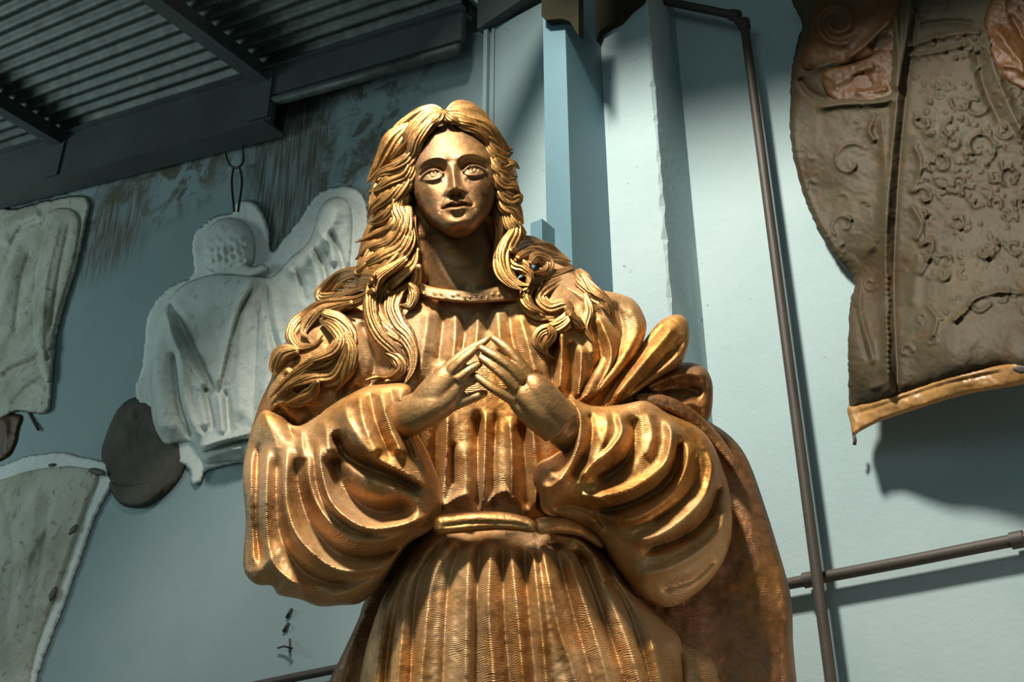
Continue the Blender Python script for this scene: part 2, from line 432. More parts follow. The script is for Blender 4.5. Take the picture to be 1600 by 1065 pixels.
# slope of the roof along the wall
BO = 0.16
A0 = wc(Woff(80, 215, BO)); A1 = wc(Woff(700, 20, BO))
sl = (A1[2] - A0[2]) / (A1[0] - A0[0])
def roofz(u): return A0[2] + sl * (u - A0[0])
uL, uR = 12.0, wc(W(2000, 500))[0]
uE = wc(W(752, 100))[0]                                    # where the roof stops above the steel column
# wall: a solid slab whose top follows the roof and rises beyond it
wz1 = wc(W(905, 100))[2]
prof = [(uL, 0.0), (uL, roofz(uL) - 0.02), (uE, roofz(uE) - 0.02), (uE, roofz(uE) + 0.04), (uR, roofz(uR) + 0.04), (uR, 0.0)]
st = []
def uz(px, py): q = wc(W(px, py)); return q[0], q[2]
a = uz(405, 200); b_ = uz(500, 380); st.append((b_[0], a[0], b_[1] , a[1] + 0.1, 'streak', 0.07))
a = uz(-100, 330); b_ = uz(745, 150); z0 = uz(600, 330)[1]
st.append((b_[0], a[0], uz(300, 300)[1], 9.0, 'blot', 0.22))
a = uz(130, 400); b_ = uz(215, 400); st.append((b_[0], a[0], uz(170, 420)[1], uz(170, 290)[1], 'streak', 0.12))
a = uz(480, 200); b_ = uz(640, 330); st.append((b_[0], a[0], b_[1] - 0.05, a[1] + 0.3, 'blot', 0.18))
a = uz(250, 240); b_ = uz(330, 300); st.append((b_[0], a[0], b_[1], a[1] + 0.3, 'blot', 0.12))
M['wall'] = wall_mat('pale_blue_wall_paint', st)
wv = [(u, 0.0, z) for u, z in prof] + [(u, -0.2, z) for u, z in prof]; nP = len(prof)
wf = [tuple(range(nP)), tuple(range(nP, 2 * nP))[::-1]] + [(i, i + nP, (i + 1) % nP + nP, (i + 1) % nP) for i in range(nP)]
from mathutils import Matrix
WM = Matrix(((WU[0], WN[0], 0, WP[0]), (WU[1], WN[1], 0, WP[1]), (0, 0, 1, 0), (0, 0, 0, 1)))
def wlink(name, verts_unz, faces, m, parent=None, smooth=False):
    o = link(name, verts_unz, faces, m, None, smooth)
    if parent is None: o.matrix_world = WM
    else: o.parent = parent
    return o
def ubox(u0, u1, n0, n1, z0, z1): return [(u, n, z) for u in (u0, u1) for n in (n0, n1) for z in (z0, z1)], list(BOXF)
wall = struct(wlink('wall_back', wv, wf, M['wall']))

# chipped masonry pilaster
PD = 0.25
def rough_post(u0, u1, n0, n1, z0, z1, nz=220, chips=0.007, seed=3):
    rs = np.random.RandomState(seed); V = []; Fc = []
    zs = np.linspace(z0, z1, nz); e = np.convolve(rs.rand(nz + 8), np.ones(3) / 3, 'same')[:nz]
    for i, z in enumerate(zs):
        c_ = chips * max(0.0, e[i] - 0.45) * 4
        V += [(u1, n0, z), (u1, n1, z), (u0 + c_ + 0.006, n1, z), (u0, n1 - c_ * 1.2 - 0.006, z), (u0, n0, z)]
    for i in range(nz - 1):
        for j in range(5):
            k = (j + 1) % 5; Fc.append((i * 5 + j, i * 5 + k, (i + 1) * 5 + k, (i + 1) * 5 + j))
    Fc.append((0, 1, 2, 3, 4)[::-1]); o = (nz - 1) * 5; Fc.append((o, o + 1, o + 2, o + 3, o + 4)); return V, Fc
uP0 = wc(Woff(1034, 300, PD))[0]; uP1 = wc(Woff(915, 300, PD))[0]
zP = roofz(uP0) + 0.04
v, f = rough_post(uP0, uP1, -0.01, PD, 0.0, zP)
M['wall2'] = wall_mat('pale_blue_pilaster_paint', [])
struct(wlink('trim_1', v, f, M['wall2']))
# flat painted panel to the left of the steel column, with a moulded edge strip
PN = 0.10
uq0 = wc(Woff(862, 300, PN))[0]; uq1 = wc(Woff(757, 300, PN))[0]
zq = wc(Woff(800, 30, PN))[2] + 0.5
v, f = ubox(uq0, uq1, 0.0, PN, 0.0, roofz(uq0) - 0.05)
pan = struct(wlink('trim_2', v, f, M['wall2']))
for k, (dx, w_, h_) in enumerate(((0.0, 0.022, 0.025), (0.04, 0.012, 0.012))):
    v, f = ubox(uq1 - dx - w_, uq1 - dx, PN, PN + h_, 0.0, roofz(uq0) - 0.06)
    wlink('edge_strip', v, f, M['wall2'], pan)
# steel column: a channel with lighter face and flanges, two flanges show on the right
SN0, SN1 = 0.22, 0.52
us0 = wc(Woff(891, 300, SN1))[0]; us1 = wc(Woff(853, 300, SN1))[0]
zc = roofz(us0) + 0.03
colm = struct(wlink('trim_3', *ubox(us0, us1, SN1 - 0.012, SN1, 0.0, zc), M['steel_teal']))
wlink('web', *ubox(us0, us0 + 0.012, SN0, SN1 - 0.012, 0.0, zc), M['steel_teal'], colm)
wlink('web', *ubox(us1 - 0.012, us1, SN0, SN1 - 0.012, 0.0, zc), M['steel_teal'], colm)
wlink('flange', *ubox(us0 - 0.02, us1 + 0.02, SN0 - 0.012, SN0, 0.0, zc), M['steel_teal'], colm)
# olive gusset plate and dark cap beam above the column, level with the end of the roof
gp = [(846, -30), (846, 25), (853, 31), (878, 29), (890, 33), (904, 56), (925, 71), (931, 66), (938, 47), (952, 38), (967, 31), (983, 13), (1002, -2), (1012, -30)]
def plate(name, pts, n0, n1, m):
    gv = [wc(Woff(x, y, n1)) for x, y in pts]; gv += [(u, n0, z) for u, _, z in gv]; ng = len(pts)
    return struct(wlink(name, gv, [tuple(range(ng)), tuple(range(ng, 2 * ng))[::-1]] + [(i, i + ng, (i + 1) % ng + ng, (i + 1) % ng) for i in range(ng)], m))
plate('trim_4', [p_ for p_ in gp if p_[0] < 905] + [(904, -30)], 0.525, 0.56, M['olive'])
plate('trim_6', [(880, -30), (880, 60)] + [p_ for p_ in gp if p_[0] > 905], 0.256, 0.285, M['olive'])
cbz = wc(Woff(800, 36, 0.3))[2]
struct(wlink('trim_5', [(u, n, z + (0.1 if u < uq0 else 0)) for u in (us0, uq1 + 0.02) for n in (0.0, 0.15) for z in (roofz(uq1) - 0.15, roofz(uq1) + 0.05)], list(BOXF), M['steel_dark']))

# roof: sheets, purlins, wall beam
sU = math.sqrt(1 + sl * sl)
roof = struct(wlink('ceiling', *hexa([(u, n, roofz(u) + dz) for u in (uE, uL) for n in (-0.15, 6.0) for dz in (0.10, 0.13)]), M['steel_dark']))
uEv = wc(W(1900, 100))[0]
wlink('added_shade_sheet', *hexa([(u, n, roofz(u) + dz) for u in (uEv, us0 - 0.12) for n in (0.0, 1.52) for dz in (0.06, 0.09)]), M['steel_dark'], roof)  # out-of-view sheet added to cast soft shade on the upper wall at right
LAM = 0.088; sheet_w = LAM * 10
def corrugated(u0, u1, n0, nw, seed):
    per = 10; ns = np.linspace(0, LAM * nw, nw * per + 1); us = np.linspace(u0, u1, 14); V = []; Fc = []
    rs = np.random.RandomState(seed); dn = rs.uniform(-0.006, 0.006)
    for u in us:
        for s in ns:
            V.append((u, n0 + s, roofz(u) + 0.055 + dn + 0.020 * math.cos(2 * math.pi * s / LAM)))
    m = len(ns)
    for i in range(len(us) - 1):
        for j in range(m - 1): Fc.append((i * m + j, i * m + j + 1, (i + 1) * m + j + 1, (i + 1) * m + j))
    return V, Fc
up = [wc(Woff(410, 112, BO))[0], wc(Woff(92, 215, BO))[0]]
dpu = up[1] - up[0]
allp = [up[0] - dpu, up[0], up[1], up[1] + dpu]
for k in range(6):
    v, f = corrugated(uE, uL, 0.02 + k * sheet_w, 10, k)
    o = wlink('roof_sheet', v, f, M['roof'], roof, True)
def sbar(u, w_, n0, n1, h0, h1):
    return [(uu, n, roofz(uu) + h) for uu in (u - w_ / 2, u + w_ / 2) for n in (n0, n1) for h in (h0, h1)], list(BOXF)
for u in allp:
    v, f = sbar(u, 0.07, 0.12, 6.0, -0.10, 0.035); o = wlink('purlin', v, f, M['steel_dark'], roof)
    v2, f2 = sbar(u - 0.055, 0.05, 0.12, 6.0, -0.10, -0.085); wlink('purlin_lip', v2, f2, M['steel_dark'], roof)
def lbar(n0, n1, h0, h1, ua=uE, ub=uL):
    return [(uu, n, roofz(uu) + h) for uu in (ua, ub) for n in (n0, n1) for h in (h0, h1)], list(BOXF)
ub = up[0] - 0.12
wlink('wall_beam', *lbar(0.13, 0.16, -0.40, 0.03, ub, uL), M['steel_dark'], roof)
wlink('beam_flange', *lbar(0.04, 0.20, -0.415, -0.40, ub, uL), M['steel_dark'], roof)
wlink('wall_beam', *lbar(0.13, 0.16, -0.20, 0.03, uE, ub), M['steel_dark'], roof)
wlink('beam_flange', *lbar(0.08, 0.19, -0.02, 0.0), M['steel_dark'], roof)
vv, ff = wtube([(uE + 0.02, 0.14, roofz(uE) - 0.235), (ub + 0.05, 0.14, roofz(ub + 0.05) - 0.235)], 0.03, 12)
wlink('roof_pipe', vv, ff, M['roof'], roof, True)
# splice plates where the purlins meet the beam
for u in up:
    v, f = sbar(u - 0.03, 0.16, 0.16, 0.175, -0.36, 0.0); wlink('splice_plate', v, f, M['steel_dark'], roof)

# ================================================================== CONDUITS AND SMALL WALL ITEMS
def pipe_thing(name, path, r, label, cat='pipe', clamps=()):
    b0 = np.array(path[-1], float)
    t = thing(name, b0, label, cat); v, f = wtube(path, r, 14); link('tube', v, f, M['pipe'], t)
    for (c_, dirn) in clamps:
        d_ = np.asarray(dirn, float); d_ /= np.linalg.norm(d_); c_ = np.asarray(c_, float)
        v, f = wtube([c_ - d_ * 0.018, c_ - d_ * 0.017, c_ + d_ * 0.017, c_ + d_ * 0.018], r * 1.35, 14); link('coupling', v, f, M['pipe'], t)
    return t
po = 0.09
top = Woff(1163, 38, po); u_, n_, z_ = wc(top)
pv = [wp(u_, n_, z) for z in np.linspace(z_, 0.0, 3)]
el = Woff(1148, 24, po); far = Woff(1000, -6, po)
pth = [far, el + (far - el) * 0.05, el, top + np.array([0, 0, -0.03])] + [wp(u_, n_, z) for z in np.linspace(z_ - 0.10, 0.02, 30)]
pipe_thing('wall_conduit', pth, 0.0175, 'long dark upright conduit with an elbow near the ceiling, on the pale blue wall', 'pipe',
           [(top, (0, 0, 1)), (el, far - el)])
q0 = wc(Woff(440, 1062, 0.05)); q1 = wc(Woff(1600, 838, 0.05)); zz = 0.5 * (q0[2] + q1[2])
qs = []
for pxx, pyy in ((240, 1105), (300, 1092), (520, 1046), (1235, 911), (1420, 876), (1600, 841), (1900, 790)):
    qs.append(Woff(pxx, pyy, 0.045))
cl = Woff(1265, 905, 0.045)
pipe_thing('water_pipe', spline(qs, 6), 0.018, 'nearly level dark pipe crossing low behind the gilded statue', 'pipe',
           [(cl, qs[4] - qs[3]), (Woff(1590, 843, 0.045), qs[5] - qs[4])])

# bracket standing behind the statue's shoulder
bk = [Woff(x, y, 0.62) for x, y in ((829, 392), (829, 346), (842, 392), (842, 346), (859, 388), (852, 346))]
u0, n0, z0 = wc(Woff(829, 392, 0.60)); u1 = wc(Woff(843, 392, 0.60))[0]; u2 = wc(Woff(858, 392, 0.60))[0]; zt = wc(Woff(835, 346, 0.60))[2]
br = thing('steel_bracket', wp(u1, 0.53, z0 - 0.4), 'short teal steel angle stub beside the statue hair on the column', 'bracket')
b0 = np.array(br['_b'])
link('plate', [wp(u, n, z) for u in (u0, u1) for n in (0.585, 0.60) for z in (z0 - 0.4, zt)], list(BOXF), M['steel_teal'], br, False)
link('plate', [wp(u, n, z) for u in (u1 - 0.012, u1) for n in (0.52, 0.60) for z in (z0 - 0.4, zt)], list(BOXF), M['steel_teal'], br, False)

# nail with a twist of wire, low on the wall at the left of the statue
def wireobj(name, paths, r, label, cat, mm=None):
    prt = [wtube(p, r, 6) for p in paths]; v, f = merge(prt)
    return tag(link(name, v, f, mm or M['wire'], None, True, base=np.asarray(paths[0][0])), label, cat)
wireobj('wall_nail', [[Woff(452, 1012, 0.0), Woff(452, 1010, 0.05)], [Woff(434, 1012, 0.02), Woff(444, 1009, 0.03), Woff(456, 1012, 0.04), Woff(453, 1018, 0.03)],
        [Woff(453, 998, 0.012), Woff(453, 1012, 0.03)]], 0.0045, 'bent nail with a wisp of wire, left of the statue skirt', 'nail')
for i, (x, y) in enumerate(((452, 957), (447, 979))):
    wireobj('wall_plug', [[Woff(x - 4, y + 7, 0.006), Woff(x, y, 0.016), Woff(x + 4, y - 6, 0.006)]], 0.007,
            ('upper' if i == 0 else 'lower') + ' black plug in the wall above the bent nail', 'plug')
wireobj('hanging_wire', [spline([Woff(352, 238, 0.05), Woff(358, 256, 0.05), Woff(370, 262, 0.05), Woff(380, 252, 0.05), Woff(379, 228, 0.05), Woff(378, 205, 0.1)], 4),
                         spline([Woff(365, 262, 0.05), Woff(362, 285, 0.06), Woff(366, 330, 0.12)], 4), spline([Woff(374, 260, 0.05), Woff(378, 285, 0.06), Woff(372, 330, 0.12)], 4)],
        0.007, 'looped wire holding the raised-arm plaster cast from the roof beam', 'wire')

# ================================================================== CASTS ON THE WALL
def wall_base(px, py): return W(px, py, 0.0)
# raised-arm figure seen from behind
t = thing('figure_cast', wall_base(300, 700), 'white plaster relief of a hooded figure from behind with one arm raised', 'plaster cast')
S = lambda pts, w, h, e=(0.12, 0.12): (c6(pts), w, h, e)
k6 = 420 / 860
an_out = c6([(250, 320), (247, 220), (275, 170), (330, 135), (372, 128), (385, 100), (420, 85), (460, 105), (490, 170), (500, 250), (540, 212), (590, 150), (640, 75), (680, 50), (740, 42), (790, 70), (808, 130), (800, 250), (775, 320), (745, 420), (680, 560), (600, 700), (540, 830), (470, 905), (410, 925), (350, 935), (290, 955), (275, 988), (245, 995), (230, 940), (150, 920), (100, 905), (82, 850), (75, 760), (65, 690), (85, 620), (95, 540), (105, 460), (150, 385), (200, 350)])
inflate('flange', an_out, W, M['plaster_rim'], t, jit=1.1, step=2.2, Rr=5, T=8, Tb=2, d0=8, noise_amp=1.0, seed=4, strokes=[S([(255, 310), (255, 225), (285, 175), (340, 145), (390, 110), (430, 95), (470, 130), (485, 200)], 5, 4)])
body = c6([(205, 365), (300, 325), (420, 320), (500, 330), (560, 270), (620, 215), (655, 110), (700, 75), (745, 90), (760, 150), (755, 270), (740, 330), (700, 450), (620, 600), (540, 780), (440, 850), (420, 915), (345, 925), (285, 930), (255, 880), (225, 860), (160, 870), (120, 800), (112, 700), (118, 560), (150, 440)])
bs = [S([(170, 400), (240, 540), (320, 700)], (4, 9), -14), S([(155, 430), (215, 580), (300, 700)], 9, 16), S([(180, 480), (235, 620), (310, 715)], (8, 4), -10),
      S([(445, 335), (390, 430), (350, 570), (322, 700)], (11, 4), 16), S([(460, 340), (402, 440), (362, 580), (335, 700)], 4, -10),
      S([(480, 345), (492, 470), (525, 600)], 5, -9), S([(500, 345), (515, 480), (550, 590)], 8, 8),
      S([(160, 470), (130, 640), (160, 850)], 20, 12), S([(185, 560), (205, 740), (250, 860)], 6, -14), S([(205, 560), (230, 740), (275, 860)], 8, 10),
      S([(330, 700), (345, 840)], 7, 10), S([(355, 690), (365, 840)], 4, -8), S([(255, 660), (290, 820)], 8, 8), S([(285, 680), (315, 830)], 4, -7),
      S([(270, 880), (340, 855), (440, 832)], 6, 14), S([(275, 897), (345, 872), (440, 848)], 3.5, -10), S([(280, 915), (350, 890), (440, 870)], 6, 6),
      S([(540, 330), (620, 260), (680, 180), (715, 90)], 16, 16), S([(560, 280), (590, 340), (610, 420)], 4, -8), S([(630, 230), (665, 300), (680, 380)], 4, -9), S([(610, 235), (640, 310), (655, 400)], 8, 6),
      S([(685, 180), (720, 260), (735, 320)], 4, -8), S([(640, 130), (650, 180), (690, 240), (700, 300)], 6, 7),
      S([(420, 420), (400, 600), (395, 800)], 10, 6), S([(455, 420), (450, 600), (440, 800)], 6, -5), S([(480, 420), (490, 600), (470, 780)], 9, 5)]
inflate('body', body, W, M['plaster'], t, step=2.2, Rr=38, T=40, Tb=1, d0=13, strokes=bs, noise_amp=1.6, seed=8, gain=2.3)
inflate('head', c6([(285, 300), (278, 240), (290, 185), (330, 148), (380, 142), (425, 165), (448, 215), (440, 290), (400, 318), (330, 322)]), W, M['plaster'], t, step=2, Rr=36, T=44, Tb=1, d0=13, noise_amp=1.5, gain=1.5,
        strokes=[S([(300 + 22 * i, 230 + 10 * (i % 2)), (310 + 22 * i, 290)], 3, 4) for i in range(6)] + [('gauss', 180 + (290 + 19 * i) * k6, 270 + (215 + 28 * j + 9 * (i % 2)) * k6, 4, 4, 4) for i in range(8) for j in range(4)], seed=5)
inflate('shoulder_pad', c6([(330, 290), (400, 285), (440, 300), (470, 290), (490, 310), (440, 330), (380, 325), (320, 320)]), W, M['plaster'], t, step=2, Rr=10, T=10, Tb=1, d0=38, noise_amp=1, seed=6)

# dark round clay piece half hidden behind it
t = thing('clay_mould', wall_base(205, 780), 'dark rounded clay fragment half hidden behind the white plaster figure', 'clay fragment')
S = lambda pts, w, h, e=(0.12, 0.12): (c8(pts), w, h, e)
inflate('shell', c8([(285, 462), (248, 490), (222, 550), (215, 590), (232, 655), (262, 692), (312, 692), (365, 655), (395, 600), (390, 520), (340, 470)]), W, M['dark_clay'], t, step=2.5, Rr=26, T=16, Tb=1, d0=3, noise_amp=2.0, seed=11,
        strokes=[S([(240, 660), (280, 655), (330, 650)], 4, -8), S([(238, 672), (285, 672), (330, 668)], 5, 6), ('gauss', 196, 670, 12, 18, 5), ('gauss', 208, 650, 6, 9, 6)])
inflate('lip', c8([(232, 640), (270, 648), (330, 640), (350, 655), (310, 690), (262, 690), (240, 668)]), W, M['dark_clay'], t, step=2.5, Rr=14, T=10, Tb=1, d0=15, noise_amp=1.5, seed=12)

# drapery cast at the upper left edge
t = thing('drapery_cast', wall_base(40, 640), 'stained plaster drapery cast with a hanging sleeve, high at the left edge', 'plaster cast')
o1 = c8([(-60, 90), (30, 62), (100, 45), (186, 38), (180, 110), (165, 180), (146, 240), (122, 330), (112, 430), (101, 493), (40, 492), (-60, 492)])
inflate('slab', o1, W, M['plaster_old'], t, jit=1.0, gain=1.5, step=2.2, Rr=6, T=14, Tb=2, d0=4, noise_amp=1.4, seed=21,
        strokes=[S([(0, 400), (60, 372), (112, 352)], 6, 9), S([(0, 415), (60, 390), (108, 372)], 4, -8), S([(0, 140), (30, 95), (90, 70)], 8, 9), S([(10, 180), (40, 110), (90, 85)], 4, -7),
                 S([(-10, 330), (20, 200), (45, 130)], 10, 9), S([(30, 340), (45, 220), (70, 140)], 6, -8), S([(0, 440), (60, 430), (100, 450)], 5, 6), S([(20, 480), (60, 440), (105, 410)], 4, -6)])
inflate('sleeve', gain=1.6, outline=c8([(100, 70), (150, 60), (172, 90), (160, 170), (140, 240), (118, 320), (110, 420), (98, 432), (80, 400), (68, 320), (70, 230), (85, 140)]), mp=W, m=M['plaster_old'], parent=t, step=2.2, Rr=24, T=20, Tb=1, d0=14, noise_amp=1.3, seed=22,
        strokes=[S([(130, 80), (100, 200), (88, 340), (96, 410)], 5, 6), S([(150, 80), (125, 200), (105, 330)], 4, -6), S([(72, 350), (95, 360), (112, 350)], 3, 4), S([(72, 370), (95, 385), (110, 372)], 3, -5)])

# lower left cast with painted slot shade on its flange
t = thing('mantle_cast', wall_base(40, 1060), 'pale plaster mantle cast with slots of painted shade along its flanged edge', 'plaster cast')
o1 = c8([(-60, 620), (0, 606), (60, 586), (130, 578), (185, 590), (240, 602), (266, 606), (240, 645), (200, 722), (165, 822), (130, 920), (90, 1022), (70, 1090), (40, 1180), (-60, 1180)])
inflate('flange', o1, W, M['plaster_rim'], t, jit=1.0, step=2.2, Rr=5, T=9, Tb=2, d0=4, noise_amp=1.3, seed=31)
o2 = c8([(-60, 650), (0, 636), (60, 616), (130, 606), (190, 612), (212, 628), (185, 700), (150, 800), (112, 905), (75, 1010), (40, 1150), (-60, 1180)])
inflate('body', o2, W, M['plaster_old'], t, step=2.5, Rr=40, T=20, Tb=1, d0=10, noise_amp=1.4, seed=32,
        strokes=[S([(0, 640), (30, 800), (10, 980)], 6, -6), S([(80, 640), (60, 800), (20, 1000)], 9, 8), S([(110, 640), (90, 800), (50, 1000)], 5, -5), S([(190, 650), (140, 800), (90, 930)], 5, 5), S([(30, 900), (60, 800), (120, 700)], 5, 5)])
for (x, y, a_, l_) in ((205, 619, 0.25, 19), (155, 742, -0.85, 15), (112, 878, -1.1, 17), (110, 605, -0.1, 9)):
    ca, sa = math.cos(a_) * l_, math.sin(a_) * l_
    inflate('slot_painted_shade', c8([(x - ca, y - sa), (x - ca * 0.3 + sa * 0.35, y - sa * 0.3 - ca * 0.35), (x + ca * 0.6 + sa * 0.3, y + sa * 0.6 - ca * 0.3), (x + ca, y + sa), (x + ca * 0.3 - sa * 0.35, y + sa * 0.3 + ca * 0.35), (x - ca * 0.6 - sa * 0.3, y - sa * 0.6 + ca * 0.3)]),
            W, M['wire'], t, step=1.2, Rr=5, T=2.0, Tb=1, d0=27 if x != 110 else 17, noise_amp=0.3)  # dark raised pieces, their colour stands in for the shade inside the holes
# dark shard between the two
t = thing('clay_shard', wall_base(10, 715), 'reddish dark clay shard between the two casts at the left edge', 'clay fragment')
inflate('shell', c8([(-40, 500), (0, 499), (46, 499), (40, 530), (33, 562), (14, 590), (-40, 600)]), W, M['wax_rust'], t, step=2.5, Rr=14, T=9, Tb=1, d0=3, noise_amp=1.6, seed=41,
        strokes=[S([(5, 500), (12, 545), (8, 590)], 5, 5), S([(25, 500), (22, 540)], 3, -4)])
wireobj('wire_stub', [[W(44, 642, 4), W(52, 658, 8), W(60, 671, 10)]], 0.009, 'short dark rod under the upper left drapery cast', 'wire')

# ---- big brown ornamented relief on the right
t = thing('gown_relief', wall_base(1400, 650), 'large brown relief of an embroidered gown with scrolls, hung on the right wall', 'relief')
S = lambda pts, w, h, e=(0.1, 0.1): (cR(pts), w, h, e)
kR = 400 / 592
def spiral(cx, cy, r, turns=1.6, a0=0.0, sgn=1, w=3.6, h=5.0):
    n = int(10 * turns); pts = []
    for i in range(n + 1):
        q = i / n; rr = r * (1 - 0.82 * q); an = a0 + sgn * 2 * math.pi * turns * q
        pts.append((cx + rr * math.cos(an), cy + rr * math.sin(an)))
    return S(pts, w, h, (0.12, 0.05))
rg_out = [(105, -40), (78, 60), (58, 140), (51, 230), (53, 330), (75, 430), (110, 520), (150, 590), (199, 652), (190, 700), (185, 800), (186, 880), (190, 945), (230, 938), (300, 915), (420, 875), (540, 845), (700, 820), (700, -40)]
rs = [S([(330, -20), (318, 90), (300, 220), (280, 440), (270, 650), (280, 900)], 7, 12, (0, 0)), S([(350, -20), (335, 100), (318, 230), (300, 440), (292, 650), (300, 900)], 4, -6, (0, 0)),
      S([(262, 250), (270, 420), (258, 540), (215, 600)], 8, 8), S([(250, 260), (235, 300), (250, 330)], 5, 7),
      S([(320, 110), (380, 90), (450, 75), (500, 80)], 5, 7), S([(320, 130), (390, 120), (470, 100)], 4, 6), S([(345, 60), (420, 50), (480, 55)], 5, -6),
      S([(100, 160), (180, 130), (240, 90), (290, 60)], 8, 10), S([(110, 250), (180, 240), (270, 235), (295, 215)], 6, 12), S([(295, 30), (300, 120), (295, 215)], 7, 13),
      S([(150, 190), (210, 160), (265, 130)], 16, -15), S([(200, 220), (260, 180)], 12, -14), S([(90, 90), (150, 130), (240, 70)], 10, -8), S([(70, 180), (100, 215), (140, 230)], 6, -7),
      S([(65, 240), (62, 330), (85, 430), (125, 520), (190, 630)], 6, 5), S([(215, 640), (212, 720), (235, 800), (245, 850)], 6, 8), S([(200, 700), (220, 790), (235, 840)], 4, -6),
      S([(265, 840), (275, 880), (230, 900)], 5, 5), S([(500, 60), (520, 150), (560, 250), (600, 330)], 9, 10), S([(480, 100), (500, 200), (545, 300)], 8, -9),
      S([(330, 470), (355, 520), (340, 560)], 6, 7), S([(335, 330), (352, 370), (345, 420), (325, 450)], 5, 6),
      S([(420, 750), (455, 720), (480, 690), (540, 675), (600, 680)], 4, 8), S([(430, 745), (445, 725)], 6, 5), S([(460, 700), (490, 720), (520, 700)], 3.4, 6),
      S([(345, 570), (380, 560), (370, 600), (350, 640)], 5, 6), S([(315, 610), (345, 590), (340, 660), (330, 710)], 10, 5), S([(365, 700), (390, 740), (375, 790)], 4, 6)]
for q in ((150, 55, 52, 1.7, 0.6, 1), (190, 375, 62, 1.5, -0.6, -1), (175, 520, 40, 1.6, 2.0, 1), (362, 455, 32, 1.5, 3.4, 1), (350, 285, 28, 1.5, 1.0, -1), (545, 300, 30, 1.6, 0.2, 1), (487, 340, 55, 1.8, 1.2, -1), (480, 240, 40, 1.5, 0.0, 1),
          (412, 605, 28, 1.6, 2.6, 1), (560, 405, 34, 1.6, 1.8, 1), (318, 812, 24, 1.5, 0.4, -1), (505, 575, 30, 1.4, 3.0, -1), (570, 570, 26, 1.5, 0.6, 1), (400, 380, 32, 1.5, 4.0, 1), (420, 300, 25, 1.4, 5.0, -1), (445, 420, 24, 1.4, 2.2, 1),
          (520, 470, 28, 1.4, 0.9, -1), (440, 520, 24, 1.4, 3.8, 1), (350, 20, 26, 1.5, 0.2, 1), (400, 10, 22, 1.5, 2.2, -1), (540, 690, 26, 1.5, 3.3, 1), (590, 470, 28, 1.5, 2.0, 1), (235, 655, 24, 1.5, 0.0, 1), (380, 780, 22, 1.3, 2.6, -1), (560, 60, 45, 1.5, 1.1, 1), (560, 130, 35, 1.3, 2.1, -1)):
    rs.append(spiral(q[0], q[1], q[2] * 0.8, q[3] * 0.62, *q[4:], w=3.0, h=3.6))
rr_ = random.Random(5)
for i in range(60):
    rs.append(spiral(rr_.uniform(345, 600), rr_.uniform(150, 740), rr_.uniform(9, 20), rr_.uniform(0.5, 0.9), rr_.uniform(0, 6.28), rr_.choice((-1, 1)), 3.0, rr_.uniform(2.0, 3.2)))
for i in range(14):
    rs.append(spiral(rr_.uniform(70, 240), rr_.uniform(260, 600), rr_.uniform(9, 18), rr_.uniform(0.4, 0.7), rr_.uniform(0, 6.28), rr_.choice((-1, 1)), 3.0, rr_.uniform(2, 3.0)))
for i in range(170):
    y = rr_.uniform(160, 640); x = rr_.uniform(345, 600)
    r_ = rr_.uniform(4, 8); a_ = rr_.uniform(0, 6.28); l_ = rr_.uniform(6, 20)
    rs.append(S([(x, y), (x + l_ * 0.6 * math.cos(a_), y + l_ * 0.6 * math.sin(a_) - 3), (x + l_ * math.cos(a_ + .5), y + l_ * math.sin(a_ + .5))], 3.0, rr_.uniform(1.8, 3.2), (0.2, 0.2)))
for i in range(18):
    rs.append(('gauss', 1200 + (278 - 2 * math.sin(i)) * kR, (640 + i * 13) * kR, 3.2, 3.2, 6))
for i in range(40):
    x = 320 + rr_.uniform(0, 270); y = 70 + rr_.uniform(0, 70); rs.append(('gauss', 1200 + x * kR, y * kR, 3.4, 3.4, rr_.uniform(2, 6)))
dR = field([(1240, 160, 18), (1260, 300, 14), (1330, 430, 16), (1330, 640, 60), (1400, 600, 120), (1500, 560, 170), (1600, 560, 190), (1500, 200, 80), (1600, 200, 90), (1400, 100, 44), (1350, 250, 40)])
inflate('gown', cR(rg_out), W, M['wax'], t, jit=1.0, step=1.7, Rr=22, T=16, Tb=6, d0=dR, noise_amp=1.0, seed=51, strokes=rs, edge=5)
inflate('cape_fold', cR([(110, 0), (170, -40), (300, -40), (305, 60), (300, 120), (260, 130), (190, 150), (120, 165), (75, 160), (85, 90)]), W, M['wax_rust'], t, step=2.5, Rr=18, T=12, Tb=2, d0=lambda X, Y: dR(X, Y) + 10, noise_amp=1.4, seed=52,
        strokes=[spiral(160, 50, 55, 1.7, 0.6, 1, 6, 9), S([(180, 140), (240, 90), (290, 40)], 6, 8), S([(240, 120), (280, 80)], 8, -8)])
inflate('cape_pocket', cR([(125, 165), (200, 145), (262, 110), (292, 90), (298, 200), (270, 232), (190, 240), (140, 225)]), W, M['wax_rust'], t, step=2.5, Rr=10, T=5, Tb=2, d0=lambda X, Y: dR(X, Y) + 15, noise_amp=2.4, seed=53,
        strokes=[('gauss', 1200 + 215 * kR, 190 * kR, 26, 18, -12), S([(150, 200), (200, 170), (250, 150)], 5, 4), S([(200, 215), (240, 210), (280, 205)], 4, 6)])
inflate('hanging_sash', cR([(505, 20), (560, -40), (700, -40), (700, 200), (620, 215), (560, 195), (520, 150), (500, 90)]), W, M['wax_rust'], t, step=2.5, Rr=16, T=12, Tb=2, d0=lambda X, Y: dR(X, Y) + 14, noise_amp=2.6, seed=54,
        strokes=[S([(520, 60), (560, 110), (600, 170)], 8, 8), S([(560, 30), (590, 90), (620, 150)], 6, -7), S([(540, 150), (580, 160), (610, 190)], 4, 6)])
